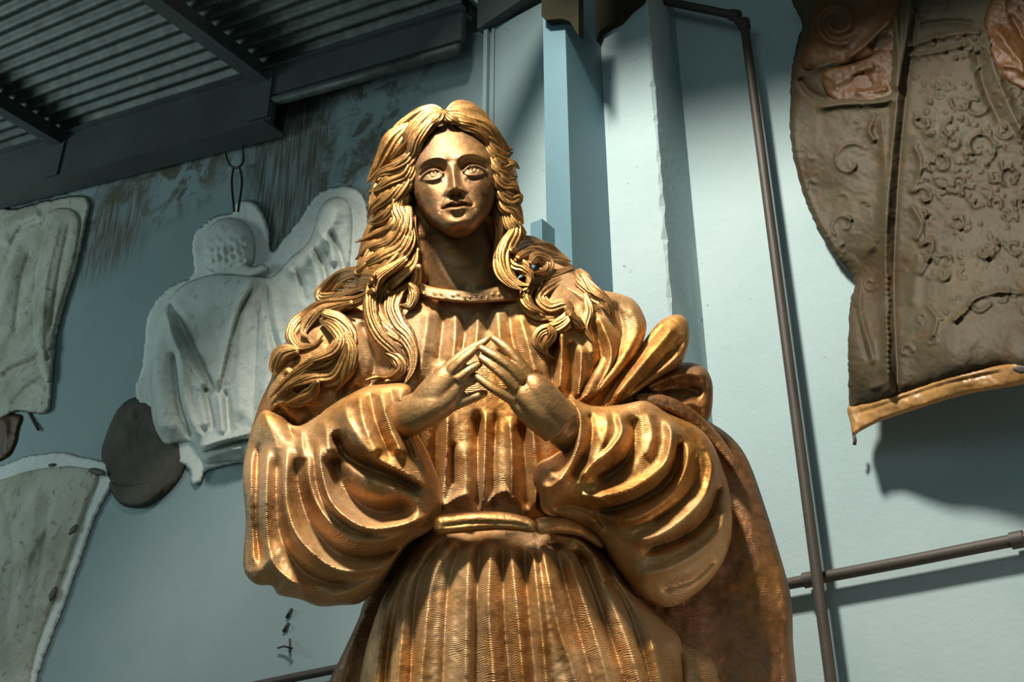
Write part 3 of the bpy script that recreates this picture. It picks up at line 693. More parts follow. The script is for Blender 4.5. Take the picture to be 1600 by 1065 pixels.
inflate('rim', cR([(186, 938), (240, 928), (310, 906), (420, 870), (540, 842), (700, 815), (700, 872), (640, 880), (560, 894), (450, 914), (350, 944), (260, 974), (215, 996), (197, 1006), (190, 975)]), W, M['ochre'], t, step=2.2, Rr=9, T=9, Tb=8, d0=lambda X, Y: dR(X, Y) + 4, noise_amp=1.6, seed=55,
        strokes=[S([(195, 960), (300, 925), (420, 885), (560, 855)], 3, -4)])
v, f = wtube([W(1334, 678, 40), W(1336, 688, 38), W(1335, 695, 36)], 0.006, 6); link('tie_wire', v, f, M['wire'], t)
inflate('dark_patch', cR([(560, 850), (592, 842), (620, 840), (615, 858), (580, 864)]), W, M['wire'], t, step=2, Rr=4, T=3, Tb=2, d0=lambda X, Y: dR(X, Y) + 12, noise_amp=0.3)

# ================================================================== THE STATUE
SB = np.array([0.02, 0.02, 0.42])
statue = thing('gilded_statue', SB, 'colossal gilded statue of a long-haired woman in flowing robe, fingertips joined', 'statue')
G = M['gold']; GH = M['gold_hair']; GF = M['gold_face']; GC = M['gold_cloak']
S = lambda pts, w, h, e=(0.12, 0.12): (pts, w, h, e)

# plinth under the feet
pl = [(-0.75, -0.55), (0.85, -0.55), (0.85, 0.55), (-0.75, 0.55)]
pv = []
for (g, z) in ((0.0, 0.0), (0.0, 0.34), (-0.05, 0.36), (-0.05, 0.40), (-0.09, 0.42)):
    pv += [(x + (g if x > 0 else -g), y + (g if y > 0 else -g), z) for x, y in pl]
pf = [(3, 2, 1, 0)] + [(i * 4 + j, i * 4 + (j + 1) % 4, i * 4 + 4 + (j + 1) % 4, i * 4 + 4 + j) for i in range(4) for j in range(4)] + [(16, 17, 18, 19)]
tag(link('plinth', pv, pf, M['floor'], None, False, base=np.array([0, 0, 0.0])), 'low grey concrete plinth under the gilded statue', 'plinth')

# lower robe below the picture, down to the plinth
zt = float(P(760, 1188, 0)[2]); V = []; Fc = []; NA = 120
for i, q in enumerate(np.linspace(0, 1, 24)):
    z = zt + (0.42 - zt) * q
    for j in range(NA):
        a_ = 2 * math.pi * j / NA; fo = 1 + 0.05 * math.cos(14 * a_ + 0.6 * math.sin(3 * a_)) * (0.6 + 0.4 * q)
        rx = (0.43 + 0.16 * min(1, q * 2)) * fo; ry = (0.15 + 0.22 * min(1, q * 2)) * fo
        V.append((0.05 + rx * math.cos(a_), 0.03 + ry * math.sin(a_), z))
for i in range(23):
    for j in range(NA): Fc.append((i * NA + j, i * NA + (j + 1) % NA, (i + 1) * NA + (j + 1) % NA, (i + 1) * NA + j))
Fc.append(tuple(range(NA))); Fc.append(tuple(23 * NA + j for j in range(NA))[::-1])
link('robe_hem', V, Fc, G, statue)

# cloak hanging behind
cl_out = [(1010, 600), (1098, 652), (1143, 683), (1170, 721), (1196, 793), (1223, 881), (1236, 934), (1239, 1000), (1239, 1180), (1100, 1200), (900, 1200), (880, 1000), (900, 760), (950, 640)]
inflate('cloak', cl_out, P, GC, statue, step=3.5, Rr=46, T=30, Tb=14, d0=-60, seed=61, noise_amp=1.6, reg=True,
        strokes=[S([(1105, 660), (1150, 740), (1180, 840), (1200, 960), (1205, 1100)], 22, 9), S([(1080, 900), (1120, 960), (1140, 1100)], 26, -10), S([(1215, 880), (1226, 960), (1226, 1100)], 7, 8)])
cl2 = [(440, 540), (424, 590), (405, 632), (388, 690), (379, 740), (384, 812), (383, 896), (430, 900), (560, 920), (565, 950), (545, 1000), (515, 1062), (490, 1120), (480, 1190), (640, 1200), (760, 1190), (760, 900), (700, 640), (600, 560), (520, 500)]
inflate('cloak', cl2, P, GC, statue, step=3.5, Rr=46, T=26, Tb=14, d0=-55, seed=62, noise_amp=1.6, reg=True,
        strokes=[S([(570, 940), (550, 1010), (530, 1100)], 10, 8)])

# torso
to = [(655, 440), (735, 462), (815, 432), (850, 408), (895, 424), (945, 458), (985, 490), (1000, 560), (980, 650), (930, 720), (880, 780), (856, 830), (672, 830), (655, 770), (600, 700), (520, 680), (455, 650), (430, 600), (445, 540), (500, 480), (580, 450)]
ts = [S([(693, 478), (690, 520), (684, 570)], 6, -9), S([(712, 482), (711, 530), (706, 570)], 8, 9), S([(728, 480), (726, 520), (720, 550)], 5, -9), S([(746, 480), (746, 515), (742, 548)], 7, 9), S([(761, 484), (762, 520)], 5, -8),
      S([(778, 482), (780, 520), (785, 550)], 8, 8), S([(795, 482), (800, 530), (812, 570)], 5, -8), S([(670, 482), (664, 530), (652, 600)], 10, 8), S([(812, 490), (826, 540), (840, 590)], 8, 7),
      S([(878, 512), (878, 560), (874, 615)], 6, 12), S([(864, 520), (862, 570), (862, 612)], 6, -10), S([(893, 530), (893, 570), (888, 620)], 6, -11), S([(909, 540), (908, 580), (903, 625)], 6, 12),
      S([(925, 500), (938, 560), (915, 622)], 6, -12), S([(932, 486), (955, 540), (952, 575), (922, 622)], 8, 13), S([(905, 470), (925, 520), (928, 560)], 8, 6), S([(960, 490), (975, 530), (960, 590)], 6, -9),
      S([(540, 500), (560, 560), (552, 610)], 9, 8), S([(562, 500), (585, 560), (575, 610)], 6, -9), S([(585, 500), (610, 560), (600, 610)], 9, 7), S([(520, 540), (535, 590), (530, 630)], 6, -9),
      S([(759, 640), (757, 720), (755, 800)], 5, 11), S([(746, 640), (746, 720), (746, 800)], 7, -15), S([(775, 640), (772, 720), (772, 800)], 5, -7), S([(797, 650), (800, 720), (800, 790)], 6, 12), S([(815, 650), (820, 720), (822, 800)], 7, -14), S([(832, 660), (838, 740), (836, 800)], 6, 8),
      S([(700, 640), (697, 720), (690, 800)], 6, 10), S([(683, 640), (680, 720), (675, 790)], 7, -10), S([(725, 690), (728, 740), (722, 800)], 15, 8), S([(708, 690), (708, 760)], 4, -8),
      S([(690, 793), (712, 778), (735, 770)], 5, 10), S([(760, 790), (775, 772), (795, 766)], 5, 10), S([(800, 775), (815, 790), (818, 805)], 5, 7)]
inflate('bodice', to, P, G, statue, step=2.4, Rr=110, T=86, Tb=70, d0=0, seed=63, noise_amp=0.9, reg=True, strokes=ts, gain=1.35)

# skirt
sk = [(672, 818), (760, 808), (850, 812), (915, 822), (950, 865), (985, 918), (1028, 962), (1060, 992), (1067, 1030), (1075, 1120), (1090, 1200), (540, 1200), (552, 1120), (566, 1040), (578, 990), (600, 930), (636, 868)]
ss = []
for pts, w, h in (([(846, 843), (869, 964), (900, 1065), (925, 1180)], 9, 13), ([(865, 839), (896, 960), (926, 1065), (950, 1180)], 6, -14), ([(884, 848), (920, 960), (951, 1065), (975, 1180)], 9, 13), ([(900, 850), (941, 957), (976, 1065), (1000, 1180)], 6, -13),
                  ([(918, 850), (964, 955), (1000, 1065), (1020, 1180)], 11, 14), ([(940, 880), (985, 960), (1016, 1065), (1035, 1180)], 6, -11), ([(950, 875), (1008, 970), (1032, 1065), (1050, 1180)], 10, 12),
                  ([(831, 846), (843, 950), (854, 1065), (862, 1180)], 7, 11), ([(818, 850), (826, 960), (836, 1065), (842, 1180)], 6, -12), ([(797, 843), (808, 950), (818, 1065), (825, 1180)], 9, 11), ([(785, 850), (787, 960), (796, 1065), (800, 1180)], 5, -12),
                  ([(768, 839), (764, 950), (772, 1065), (775, 1180)], 11, 11), ([(750, 843), (745, 926), (743, 1065), (742, 1180)], 5, -12), ([(735, 845), (730, 926), (728, 1065), (726, 1180)], 9, 9), ([(721, 845), (700, 920), (692, 1065), (688, 1180)], 6, -8),
                  ([(712, 838), (676, 903), (663, 1002), (655, 1100)], 9, 10), ([(700, 838), (655, 905), (645, 1000), (640, 1100)], 5, -10), ([(689, 835), (640, 900), (626, 1000), (618, 1100)], 9, 10), ([(660, 860), (622, 930), (606, 1020), (600, 1100)], 6, -9), ([(640, 878), (606, 950), (590, 1040), (584, 1120)], 8, 8),
                  ([(860, 835), (900, 842), (932, 870), (950, 905)], 6, 10), ([(852, 850), (890, 858), (915, 880)], 5, -10), ([(838, 832), (815, 828), (790, 832)], 5, 6)):
    ss.append(S(pts, w, h * 1.15, (0.08, 0.02)))
inflate('skirt', sk, P, G, statue, step=2.4, Rr=150, T=118, Tb=80, d0=12, seed=64, noise_amp=1.1, reg=True, strokes=ss, gain=1.25)
inflate('skirt_fold', [(1040, 1000), (1071, 1004), (1098, 1018), (1114, 1032), (1125, 1066), (1140, 1130), (1150, 1200), (1020, 1200), (1030, 1080)], P, G, statue, step=2.5, Rr=36, T=32, Tb=20, d0=0, seed=65, noise_amp=1.0, reg=True,
        strokes=[S([(1066, 1008), (1066, 1080), (1070, 1180)], 5, -8), S([(1085, 1015), (1098, 1080), (1105, 1180)], 9, 6)])
# belt
bl = [(680, 808), (705, 802), (745, 798), (790, 800), (822, 806), (838, 815), (836, 832), (812, 830), (775, 828), (735, 831), (700, 834), (680, 832)]
inflate('belt', bl, P, GH, statue, step=1.8, Rr=13, T=17, Tb=14, d0=128, seed=66, noise_amp=0.8, reg=True, strokes=[S([(684, 823), (745, 817), (800, 818), (832, 824)], 3, -3)])
inflate('belt', [(836, 812), (870, 806), (905, 812), (932, 828), (945, 850), (935, 856), (905, 838), (870, 832), (840, 834)], P, G, statue, step=1.8, Rr=12, T=14, Tb=10, d0=field([(840, 820, 118), (940, 845, 80)]), seed=67, noise_amp=0.8, reg=True)

# shoulder drape on the right and its turned lobes
inflate('mantle_lobe', [(1000, 590), (1040, 570), (1075, 566), (1098, 572), (1110, 588), (1114, 612), (1109, 652), (1085, 668), (1040, 655), (1000, 640)], P, GC, statue, step=2.2, Rr=20, T=22, Tb=16, d0=-8, seed=71, noise_amp=1.0, reg=True,
        strokes=[S([(1105, 588), (1067, 584), (1025, 598), (1004, 610)], (6, 9), 14), S([(1030, 612), (1070, 606), (1098, 616)], 9, -16), S([(1040, 640), (1080, 630), (1104, 640)], 7, 8)])
inflate('mantle_lobe', [(930, 640), (960, 590), (1000, 540), (1028, 505), (1050, 492), (1068, 494), (1077, 512), (1074, 545), (1060, 572), (1020, 595), (980, 625), (950, 645)], P, G, statue, step=2.2, Rr=24, T=30, Tb=18, d0=field([(1060, 510, 8), (940, 635, 55)]), seed=72, noise_amp=1.0, reg=True,
        strokes=[S([(1058, 505), (1030, 540), (992, 585), (954, 630)], (6, 10), 16), S([(1044, 500), (1014, 532), (976, 585), (945, 632)], 5, -9), S([(1070, 525), (1040, 562), (1000, 597), (965, 628)], 6, -12), S([(1068, 548), (1030, 582), (990, 612)], 6, 10)])
inflate('mantle_shoulder', [(880, 445), (930, 452), (965, 458), (990, 468), (1005, 490), (1010, 515), (995, 555), (965, 590), (935, 618), (912, 632), (895, 628), (925, 580), (940, 540), (925, 500), (895, 470)], P, G, statue, step=2.2, Rr=22, T=26, Tb=20, d0=field([(930, 460, 40), (1000, 490, 20), (920, 620, 78)]), seed=73, noise_amp=1.0, reg=True,
        strokes=[S([(955, 465), (972, 510), (960, 560), (925, 615)], 7, -10), S([(980, 472), (998, 510), (975, 560), (935, 612)], 9, 8), S([(930, 462), (948, 500), (952, 540)], 7, 7)])
inflate('mantle_border', [(990, 622), (1010, 614), (1048, 620), (1088, 643), (1125, 680), (1150, 720), (1145, 735), (1118, 704), (1082, 668), (1045, 645), (1010, 634)], P, GC, statue, step=2.0, Rr=9, T=14, Tb=10, d0=field([(1000, 622, 45), (1140, 720, 0)]), seed=74, noise_amp=1.4, reg=True)
# left shoulder drape under the curls
inflate('mantle_shoulder', [(445, 540), (470, 545), (500, 560), (540, 590), (530, 630), (470, 668), (440, 650), (415, 640), (425, 590)], P, G, statue, step=2.2, Rr=24, T=28, Tb=20, d0=25, seed=75, noise_amp=1.2, reg=True,
        strokes=[S([(440, 575), (470, 590), (520, 610)], 6, 9), S([(430, 635), (462, 672)], 6, -14), S([(450, 610), (490, 625), (510, 640)], 8, 8)])

# sleeves
ls = [(640, 602), (600, 600), (562, 607), (524, 628), (490, 650), (464, 664), (440, 650), (415, 640), (400, 655), (388, 690), (379, 740), (384, 812), (382, 880), (386, 900), (402, 913), (425, 915), (436, 929), (469, 936), (499, 947), (533, 945), (562, 942), (590, 920), (604, 900), (636, 852), (672, 828), (688, 802), (690, 772), (683, 742), (668, 706), (650, 672), (642, 640)]
lst = [S(c4([(400, 30), (430, 110), (500, 170), (640, 225), (770, 290)]), (12, 7), -26), S([(560, 612), (568, 660), (592, 712)], 11, 10), S([(578, 610), (588, 660), (612, 716)], 5, -9), S([(592, 606), (604, 650), (630, 715)], 9, 10), S([(610, 604), (622, 655), (648, 722)], 5, -9), S([(626, 606), (633, 650), (655, 705), (672, 745)], 8, 10),
       S([(535, 625), (548, 665), (585, 715), (640, 745), (672, 765)], 11, 12), S([(505, 655), (512, 690), (520, 720)], 8, 6),
       S([(522, 700), (533, 752), (560, 785), (598, 800), (651, 790)], 16, -28), S([(497, 683), (503, 736), (518, 785), (549, 814), (583, 826), (629, 820), (674, 803)], (11, 7), 19),
       S([(481, 698), (484, 755), (507, 806), (549, 840), (598, 844), (650, 824)], (8, 6), 9), S([(493, 690), (493, 748), (512, 797), (550, 829), (592, 836)], 4, -6),
       S([(465, 698), (465, 755), (484, 814), (522, 860), (568, 874), (613, 862), (655, 835)], 10, -20), S([(450, 690), (446, 774), (461, 831), (492, 867), (530, 890), (575, 890), (621, 875), (662, 843)], (11, 8), 18),
       S([(434, 700), (433, 793), (442, 845), (469, 888), (505, 908), (560, 915)], 8, -16), S([(419, 690), (415, 800), (422, 868), (445, 900), (490, 925)], 8, 13), S([(404, 690), (400, 800), (408, 890)], 5, -12), S([(391, 700), (391, 812), (394, 890)], 6, 8),
       S([(432, 640), (448, 660), (462, 690)], 7, -16), S([(470, 668), (474, 720)], 6, 7), S([(500, 930), (540, 925), (590, 900), (640, 855)], 7, 8)]
inflate('sleeve', ls, P, G, statue, step=2.2, Rr=92, T=78, Tb=60, d0=field([(400, 700, 0), (390, 850, 10), (450, 660, 40), (500, 900, 40), (560, 930, 40), (636, 630, 122), (648, 690, 118), (560, 640, 90), (660, 740, 100), (670, 810, 85), (560, 780, 80), (460, 780, 40)]), seed=81, noise_amp=1.0, reg=True, strokes=lst, edge=14, pw=2.2, gain=1.45)
rsl = [(890, 622), (925, 634), (971, 632), (1009, 626), (1044, 646), (1086, 664), (1110, 688), (1126, 722), (1141, 772), (1143, 831), (1132, 873), (1105, 911), (1067, 941), (1037, 948), (1006, 934), (983, 911), (953, 869), (930, 834), (892, 814), (850, 800), (842, 772), (833, 750), (840, 724), (862, 712), (884, 695), (893, 660)]
rst = [S([(892, 628), (905, 657), (902, 696), (886, 734), (863, 760), (842, 758)], 8, 13, (0.02, 0.05)), S([(921, 640), (925, 680), (913, 719), (892, 752)], 7, -11), S([(945, 640), (950, 670), (938, 700), (918, 722)], 8, 5),
       S([(963, 640), (972, 673), (953, 703), (921, 729), (905, 752)], (10, 6), 14), S([(987, 645), (991, 690), (972, 728), (930, 756)], 11, -18), S([(1012, 640), (1020, 680), (1008, 715)], 7, 6),
       S([(1033, 646), (1049, 673), (1045, 711), (1026, 738), (980, 766), (922, 778)], (8, 10), 20), S([(1062, 680), (1058, 728), (1030, 766), (968, 794), (923, 797)], (7, 9), -20),
       S([(1075, 690), (1072, 730), (1050, 770), (1000, 806), (960, 815)], 7, 8), S([(1094, 671), (1113, 709), (1106, 766), (1076, 804), (1030, 836), (980, 848)], (8, 10), 20),
       S([(1087, 700), (1088, 745), (1066, 785), (1015, 822)], 4, -8), S([(1125, 750), (1110, 804), (1068, 841), (1003, 864)], (6, 9), -17), S([(1136, 785), (1129, 824), (1091, 862), (1038, 890), (988, 898)], (7, 9), 14), S([(1120, 870), (1080, 905), (1030, 920)], 8, -8),
       S([(905, 772), (930, 776), (955, 789)], 5, 8), S([(858, 795), (890, 790), (925, 800), (955, 830)], 8, -10), S([(848, 725), (860, 735), (868, 748)], 8, 5)]
inflate('sleeve', rsl, P, G, statue, step=2.2, Rr=92, T=78, Tb=60, d0=field([(898, 640, 128), (900, 690, 132), (870, 745, 118), (860, 740, 110), (900, 790, 85), (960, 720, 85), (1050, 720, 50), (1120, 760, 10), (1130, 850, 10), (1050, 930, 30), (980, 900, 50)]), seed=82, noise_amp=1.0, reg=True, strokes=rst, edge=14, pw=2.2, gain=1.4)

# ------------------------------------------------------------------ head and neck
HS = 0.95; HX, HY, HD = 709.5, 282.0, 62.0; HP = R(12); HRl = R(6.0)
vt = np.array([106, 101, 88, 64, 40, 20, 0, -20, -40, -58, -72, -84, -93, -98, -101][::-1], float)
At = np.array([4, 26, 45, 62, 69, 71, 70, 68, 63, 54, 45, 33, 24, 17, 4][::-1], float)
Wt = np.array([6, 34, 58, 73, 77, 81, 78, 79, 80, 80, 78, 80, 74, 64, 40][::-1], float)
Bt = np.array([-4, -30, -55, -75, -85, -88, -85, -78, -60, -40, -25, -12, 0, 8, 20][::-1], float)
rows = np.concatenate([np.linspace(-101, -92, 18), np.linspace(-91.4, 60, 300), np.linspace(61, 106, 40)])
q = np.linspace(-1, 1, 341)[:-1]; phi = math.pi * np.sign(q) * np.abs(q) ** 1.35
RV, PH = np.meshgrid(rows, phi, indexing='ij')
A_ = np.interp(RV, vt, At); Wf_ = np.interp(RV, vt, Wt); Wb_ = np.interp(RV, vt, Bt)
def smooth_rows(a): 
    k = np.array([1, 2, 3, 2, 1.]) / 9; b = a.copy()
    for _ in range(6): b[2:-2] = (b[:-4] * k[0] + b[1:-3] * k[1] + b[2:-2] * k[2] + b[3:-1] * k[3] + b[4:] * k[4])
    return b
A_, Wf_, Wb_ = smooth_rows(A_), smooth_rows(Wf_), smooth_rows(Wb_)
s_, c_ = np.sin(PH), np.cos(PH); nn = 2.25
wm = np.where(RV < -60, 0.0, 0.0); mid = np.clip((Wf_ + Wb_) / 2, -10, 60) * np.clip((-RV - 40) / 50, 0, 1)
U = A_ * np.sign(s_) * np.abs(s_) ** (2 / nn); front = c_ > 0
Wd = np.where(front, mid + (Wf_ - mid) * np.abs(c_) ** (2 / nn), mid + (Wb_ - mid) * np.abs(c_) ** (2 / nn))
u, v_ = U, RV; fm = np.clip(c_ * 3, 0, 1)
Hh = np.zeros_like(u)
nh = np.interp(v_, [-45, -42, -39.5, -36, -32, -24, -10, 6, 16], [0, 3, 15, 24, 26, 21, 13, 6, 0]); nh = smooth_rows(nh)
ns_ = np.interp(v_, [-44, -34, -20, 0, 16], [9.5, 9.0, 6.5, 6.0, 9])
Hh += nh * np.exp(-(np.abs(u) / ns_) ** 2.2)
feat = []
for sg in (-1, 1):
    g2 = lambda x, y, a_, b_, h: h * np.exp(-((u - sg * x) / a_) ** 2 - ((v_ - y) / b_) ** 2)
    Hh += g2(10.5, -36, 4.6, 4.6, 8.5) + g2(5.6, -42.5, 3.2, 2.4, -8)
    Hh += g2(34, 6, 21, 10, -8) + g2(17, 4, 7, 9, -9) + g2(36, 17, 16, 5, -3)
    e2 = 1 - ((u - sg * 34) / 19.5) ** 2 - ((v_ + 2) / 10.5) ** 2; Hh += 8.5 * np.sqrt(np.clip(e2, 0, 1))
    rr = np.hypot(u - sg * 33, (v_ + 0.8))
    Hh -= 1.8 * np.exp(-((rr - 6.4) / 1.1) ** 2) + 2.6 * np.exp(-(rr / 2.2) ** 2)
    f_ = lambda pts: [(sg * a_, b_) for a_, b_ in pts]
    sw = lambda a_, b_: (a_, b_) if sg > 0 else (b_, a_)
    feat += [(f_([(14, -6), (22, 2.5), (34, 6.0), (46, 3), (58, -6)]), 2.5, 8.0, (0.1, 0.12)), (f_([(14, 2), (23, 9.5), (35, 12.5), (48, 8.5), (60, -1)]), 2.2, -5.5, (0.2, 0.2)),
             (f_([(16, -8), (25, -11.5), (35, -12.5), (46, -9.5), (55, -4)]), 2.4, 3.4, (0.2, 0.2)), (f_([(17, -15), (30, -19), (44, -16)]), 4.0, -2.0, (0.2, 0.3)),
             (f_([(7, 9), (13, 20), (27, 24.5), (44, 22.5), (60, 12)]), sw(3.2, 9), 5.5, (0.2, 0.25)),
             (f_([(17, -37), (24, -50), (29, -62)]), 5, -2.6, (0.2, 0.3)), ([(sg * 26, -60), (sg * 28, -64)], 4, -4.0, (0, 0))]
    Hh += g2(44, -24, 18, 16, 4.0) + g2(30, -72, 16, 14, 2.5)
feat += [([(-27, -61), (-13, -58.5), (0, -60), (13, -58.5), (27, -61)], 2.0, -8.5, (0.12, 0.12)), ([(-23, -58.5), (-9, -53), (0, -54.8), (9, -53), (23, -58.5)], 3.2, 7.0, (0.2, 0.2)), ([(-20, -63), (-9, -66), (0, -66.5), (9, -66), (20, -63)], 5.0, 10.0, (0.4, 0.4)),
         ([(-13, -76.5), (0, -77.5), (13, -76.5)], 4.2, -3.5, (0.45, 0.45)), ([(0, -45), (0, -52)], 2.6, -3.0, (0, 0)), ([(-7, -45), (-6, -52)], 2.4, 1.6, (0, 0)), ([(7, -45), (6, -52)], 2.4, 1.6, (0, 0))]
Hh += relief(u, v_, feat)
Hh += 6.0 * np.exp(-(u / 14) ** 2 - ((v_ + 87) / 7.5) ** 2) + 3 * np.exp(-(u / 32) ** 2 - ((v_ - 48) / 24) ** 2)
Wd = Wd + Hh * fm
def head_to_px(u, v, w):
    u2 = u * math.cos(HRl) + 0 * v; 
    y = v * math.cos(HP) + w * math.sin(HP); d = w * math.cos(HP) - v * math.sin(HP)
    xr = u * math.cos(HRl) - y * math.sin(HRl); yr = u * math.sin(HRl) + y * math.cos(HRl)
    return HX + HS * xr, HY - HS * yr, HD + HS * d
hx, hy, hd = head_to_px(U, RV, Wd)
nr, nc = U.shape; hv = P(hx.ravel(), hy.ravel(), hd.ravel())
hf = [(i * nc + j, i * nc + (j + 1) % nc, (i + 1) * nc + (j + 1) % nc, (i + 1) * nc + j) for i in range(nr - 1) for j in range(nc)]
hf.append(tuple(range(nc))[::-1]); hf.append(tuple((nr - 1) * nc + j for j in range(nc)))
note(hx.ravel(), hy.ravel(), hd.ravel())
nv, nf = tube([(712, 300, 22, 50), (714, 345, 22, 54), (717, 380, 24, 56), (722, 415, 22, 58), (730, 445, 16, 64), (735, 475, 2, 74), (736, 510, -20, 80)], 8, 72, flat=0.9)
# throat cords
nx_, ny_, nd_ = nv[:, 0], nv[:, 1], nv[:, 2]
nv[:, 2] += (nd_ > 20) * relief(nx_, ny_, [S([(672, 380), (695, 430), (722, 462)], 7, 5), S([(765, 380), (752, 430), (735, 462)], 7, 5), S([(728, 440), (730, 462)], 8, -5), S([(690, 408), (720, 414), (752, 408)], 3, -2)])
note(nx_, ny_, nv[:, 2])
ear = []
for (sx, ex, ey) in ((-1, 640, 296), (1, 783, 293)):
    ear.append(tube([(ex + sx * 2, ey - 28, 66, 5), (ex + sx * 8, ey - 14, 62, 8), (ex + sx * 7, ey, 62, 8), (ex + sx * 1, ey + 12, 66, 7), (ex - sx * 2, ey + 17, 68, 4)], 5, 14, flat=0.8))
v2, f2 = merge([(nv, nf)] + ear)
V, Fc = merge([(hv, hf), (P(v2[:, 0], v2[:, 1], v2[:, 2]), f2)])
link('head', V, Fc, GF, statue)

# collar band
co = [(651, 438), (668, 446), (700, 452), (740, 453), (775, 448), (798, 440), (818, 455), (814, 470), (785, 471), (735, 473), (695, 470), (668, 466), (655, 458)]
crs = [('gauss', 662 + 9 * i + (i % 2), 459 + 3 * math.sin(i * 1.9) + 3 * math.sin(i / 16 * 3.14), 2.4, 2.4, 3.0) for i in range(17)] + [S([(658, 462), (695, 467), (735, 470), (785, 468), (810, 466)], 2, 3)]
inflate('collar', co, P, G, statue, step=1.6, Rr=8, T=9, Tb=12, d0=field([(655, 445, 60), (735, 462, 86), (815, 455, 58)]), seed=91, noise_amp=0.6, reg=True, strokes=crs, edge=3)

# ------------------------------------------------------------------ hair
hair = inflate('hair', [(697, 172), (664, 166), (630, 188), (604, 218), (594, 255), (580, 288), (582, 330), (566, 370), (560, 415), (590, 440), (640, 450), (680, 440), (690, 380), (752, 380), (765, 430), (800, 440), (822, 410), (815, 370), (812, 320), (808, 272), (795, 240), (775, 208), (752, 180), (724, 165)], P, GH, statue,
               step=3, Rr=46, T=38, Tb=70, d0=14, seed=95, noise_amp=1.5, reg=True)
lk = []
def lock(pts, rad, d, conv=c1, lobes=6, dep=0.42, flat=0.8, twist=1.2, taper=(0.35, 0.06)):
    """pts in a close-up's grid, rad in photo pixels, d = number / list, or 'on' to lie on what is there"""
    p = [q[:2] for q in conv(pts)]; n = len(p); out = []
    for i, (x, y) in enumerate(p):
        t_ = i / (n - 1); r_ = rad * min(1, taper[0] + (1 - taper[0]) * t_ / 0.25) * min(1, taper[1] + (1 - taper[1]) * (1 - t_) / 0.45)
        if isinstance(d, (int, float)): dd = d
        elif isinstance(d, tuple) and d[0] == 'on': dd = surf(x, y) + d[1] * rad
        else: dd = float(np.interp(t_, np.linspace(0, 1, len(d)), d))
        out.append([x, y, dd, r_])
    o = np.array(out)
    if isinstance(d, tuple):
        for _ in range(2): o[1:-1, 2] = 0.25 * o[:-2, 2] + 0.5 * o[1:-1, 2] + 0.25 * o[2:, 2]
    vv, ff = tube(o, 8, 72, lobes=lobes * 2, depth=dep, flat=flat, twist=twist)
    note(vv[:, 0], vv[:, 1], vv[:, 2])
    link('hair_lock', P(vv[:, 0], vv[:, 1], vv[:, 2]), ff, GH, hair)
# crown and left side
lock([(452, 142), (400, 138), (330, 170), (250, 235), (200, 310), (165, 360)], 15, [80, 70, 55, 40], taper=(0.4, 0.12))
lock([(450, 135), (390, 158), (328, 225), (290, 290), (230, 340), (150, 385)], 16, [105, 100, 90, 70, 50])
lock([(448, 150), (385, 195), (332, 258), (308, 318), (280, 355), (215, 370)], 11, [116, 116, 108, 90, 70])
lock([(300, 190), (240, 250), (200, 310), (150, 380), (100, 450)], 16, [72, 66, 55, 42])
lock([(340, 270), (315, 330), (285, 370), (230, 400), (160, 415), (95, 460)], 14, [98, 96, 88, 70, 52])
lock([(318, 320), (308, 380), (275, 430), (210, 460), (150, 490), (105, 500)], 14, [94, 92, 84, 66, 48])
lock([(310, 390), (290, 450), (240, 500), (190, 540), (130, 580), (100, 620)], 14, [88, 86, 78, 62, 46])
lock([(285, 440), (260, 510), (240, 560), (195, 610), (140, 640), (95, 640)], 14, [78, 78, 74, 60, 44])
lock([(200, 430), (170, 490), (140, 560), (120, 600)], 15, [50, 50, 44], taper=(0.4, 0.12))
lock([(270, 500), (245, 570), (255, 630), (215, 680), (140, 700), (45, 735)], 15, [72, 78, 82, 66, 44])
lock([(290, 570), (280, 640), (260, 690), (200, 740), (110, 760), (45, 815)], 15, [80, 84, 80, 64, 44])
lock([(290, 640), (290, 710), (250, 770), (170, 800), (90, 830), (45, 850)], 15, [82, 84, 78, 62, 44])
lock([(200, 700), (150, 770), (100, 840), (60, 870), (45, 860)], 15, [56, 54, 46], taper=(0.4, 0.12))
lock([(280, 720), (260, 790), (190, 850), (110, 870), (60, 880)], 14, [82, 80, 66, 46])
lock([(320, 600), (310, 680), (320, 760), (330, 850), (335, 900)], 8, [62, 64, 68, 74], taper=(0.4, 0.12))
lock([(452, 136), (436, 158), (412, 178), (385, 205)], 7, [118, 122, 122, 118])
lock([(464, 136), (482, 156), (508, 174), (540, 192)], 7, [118, 122, 122, 118])
lock([(470, 128), (458, 142), (446, 160)], 7, [104, 112, 118])
# crown and right side
lock([(466, 138), (510, 124), (570, 132), (620, 158), (660, 195), (690, 235)], 14, [84, 76, 62, 50], taper=(0.4, 0.12))
lock([(468, 132), (525, 148), (585, 180), (645, 210), (690, 260), (735, 300), (775, 305)], 14, [108, 104, 92, 74, 52])
lock([(470, 150), (540, 182), (600, 212), (645, 255), (665, 300)], 9, [116, 114, 104, 92])
lock([(610, 210), (650, 260), (690, 300), (735, 330), (775, 320)], 13, [92, 84, 70, 50])
lock([(640, 250), (665, 310), (690, 350), (730, 380), (775, 375), (805, 395)], 12, [94, 88, 78, 62, 46])
lock([(660, 300), (680, 370), (705, 420), (750, 440), (795, 430)], 12, [90, 86, 76, 50])
lock([(680, 360), (695, 430), (730, 470), (780, 480), (808, 510)], 12, [86, 82, 70, 48])
lock([(700, 430), (725, 500), (760, 530), (800, 530), (808, 560)], 13, [78, 74, 62, 46])
lock([(715, 490), (735, 560), (770, 590), (800, 620), (822, 650)], 13, [74, 70, 60, 46])
lock([(690, 500), (705, 580), (715, 660), (700, 740), (690, 830)], 9, [64, 62, 58, 56], taper=(0.4, 0.12))
lock([(730, 560), (760, 640), (790, 680), (815, 700), (800, 730)], 12, [68, 66, 56, 50])
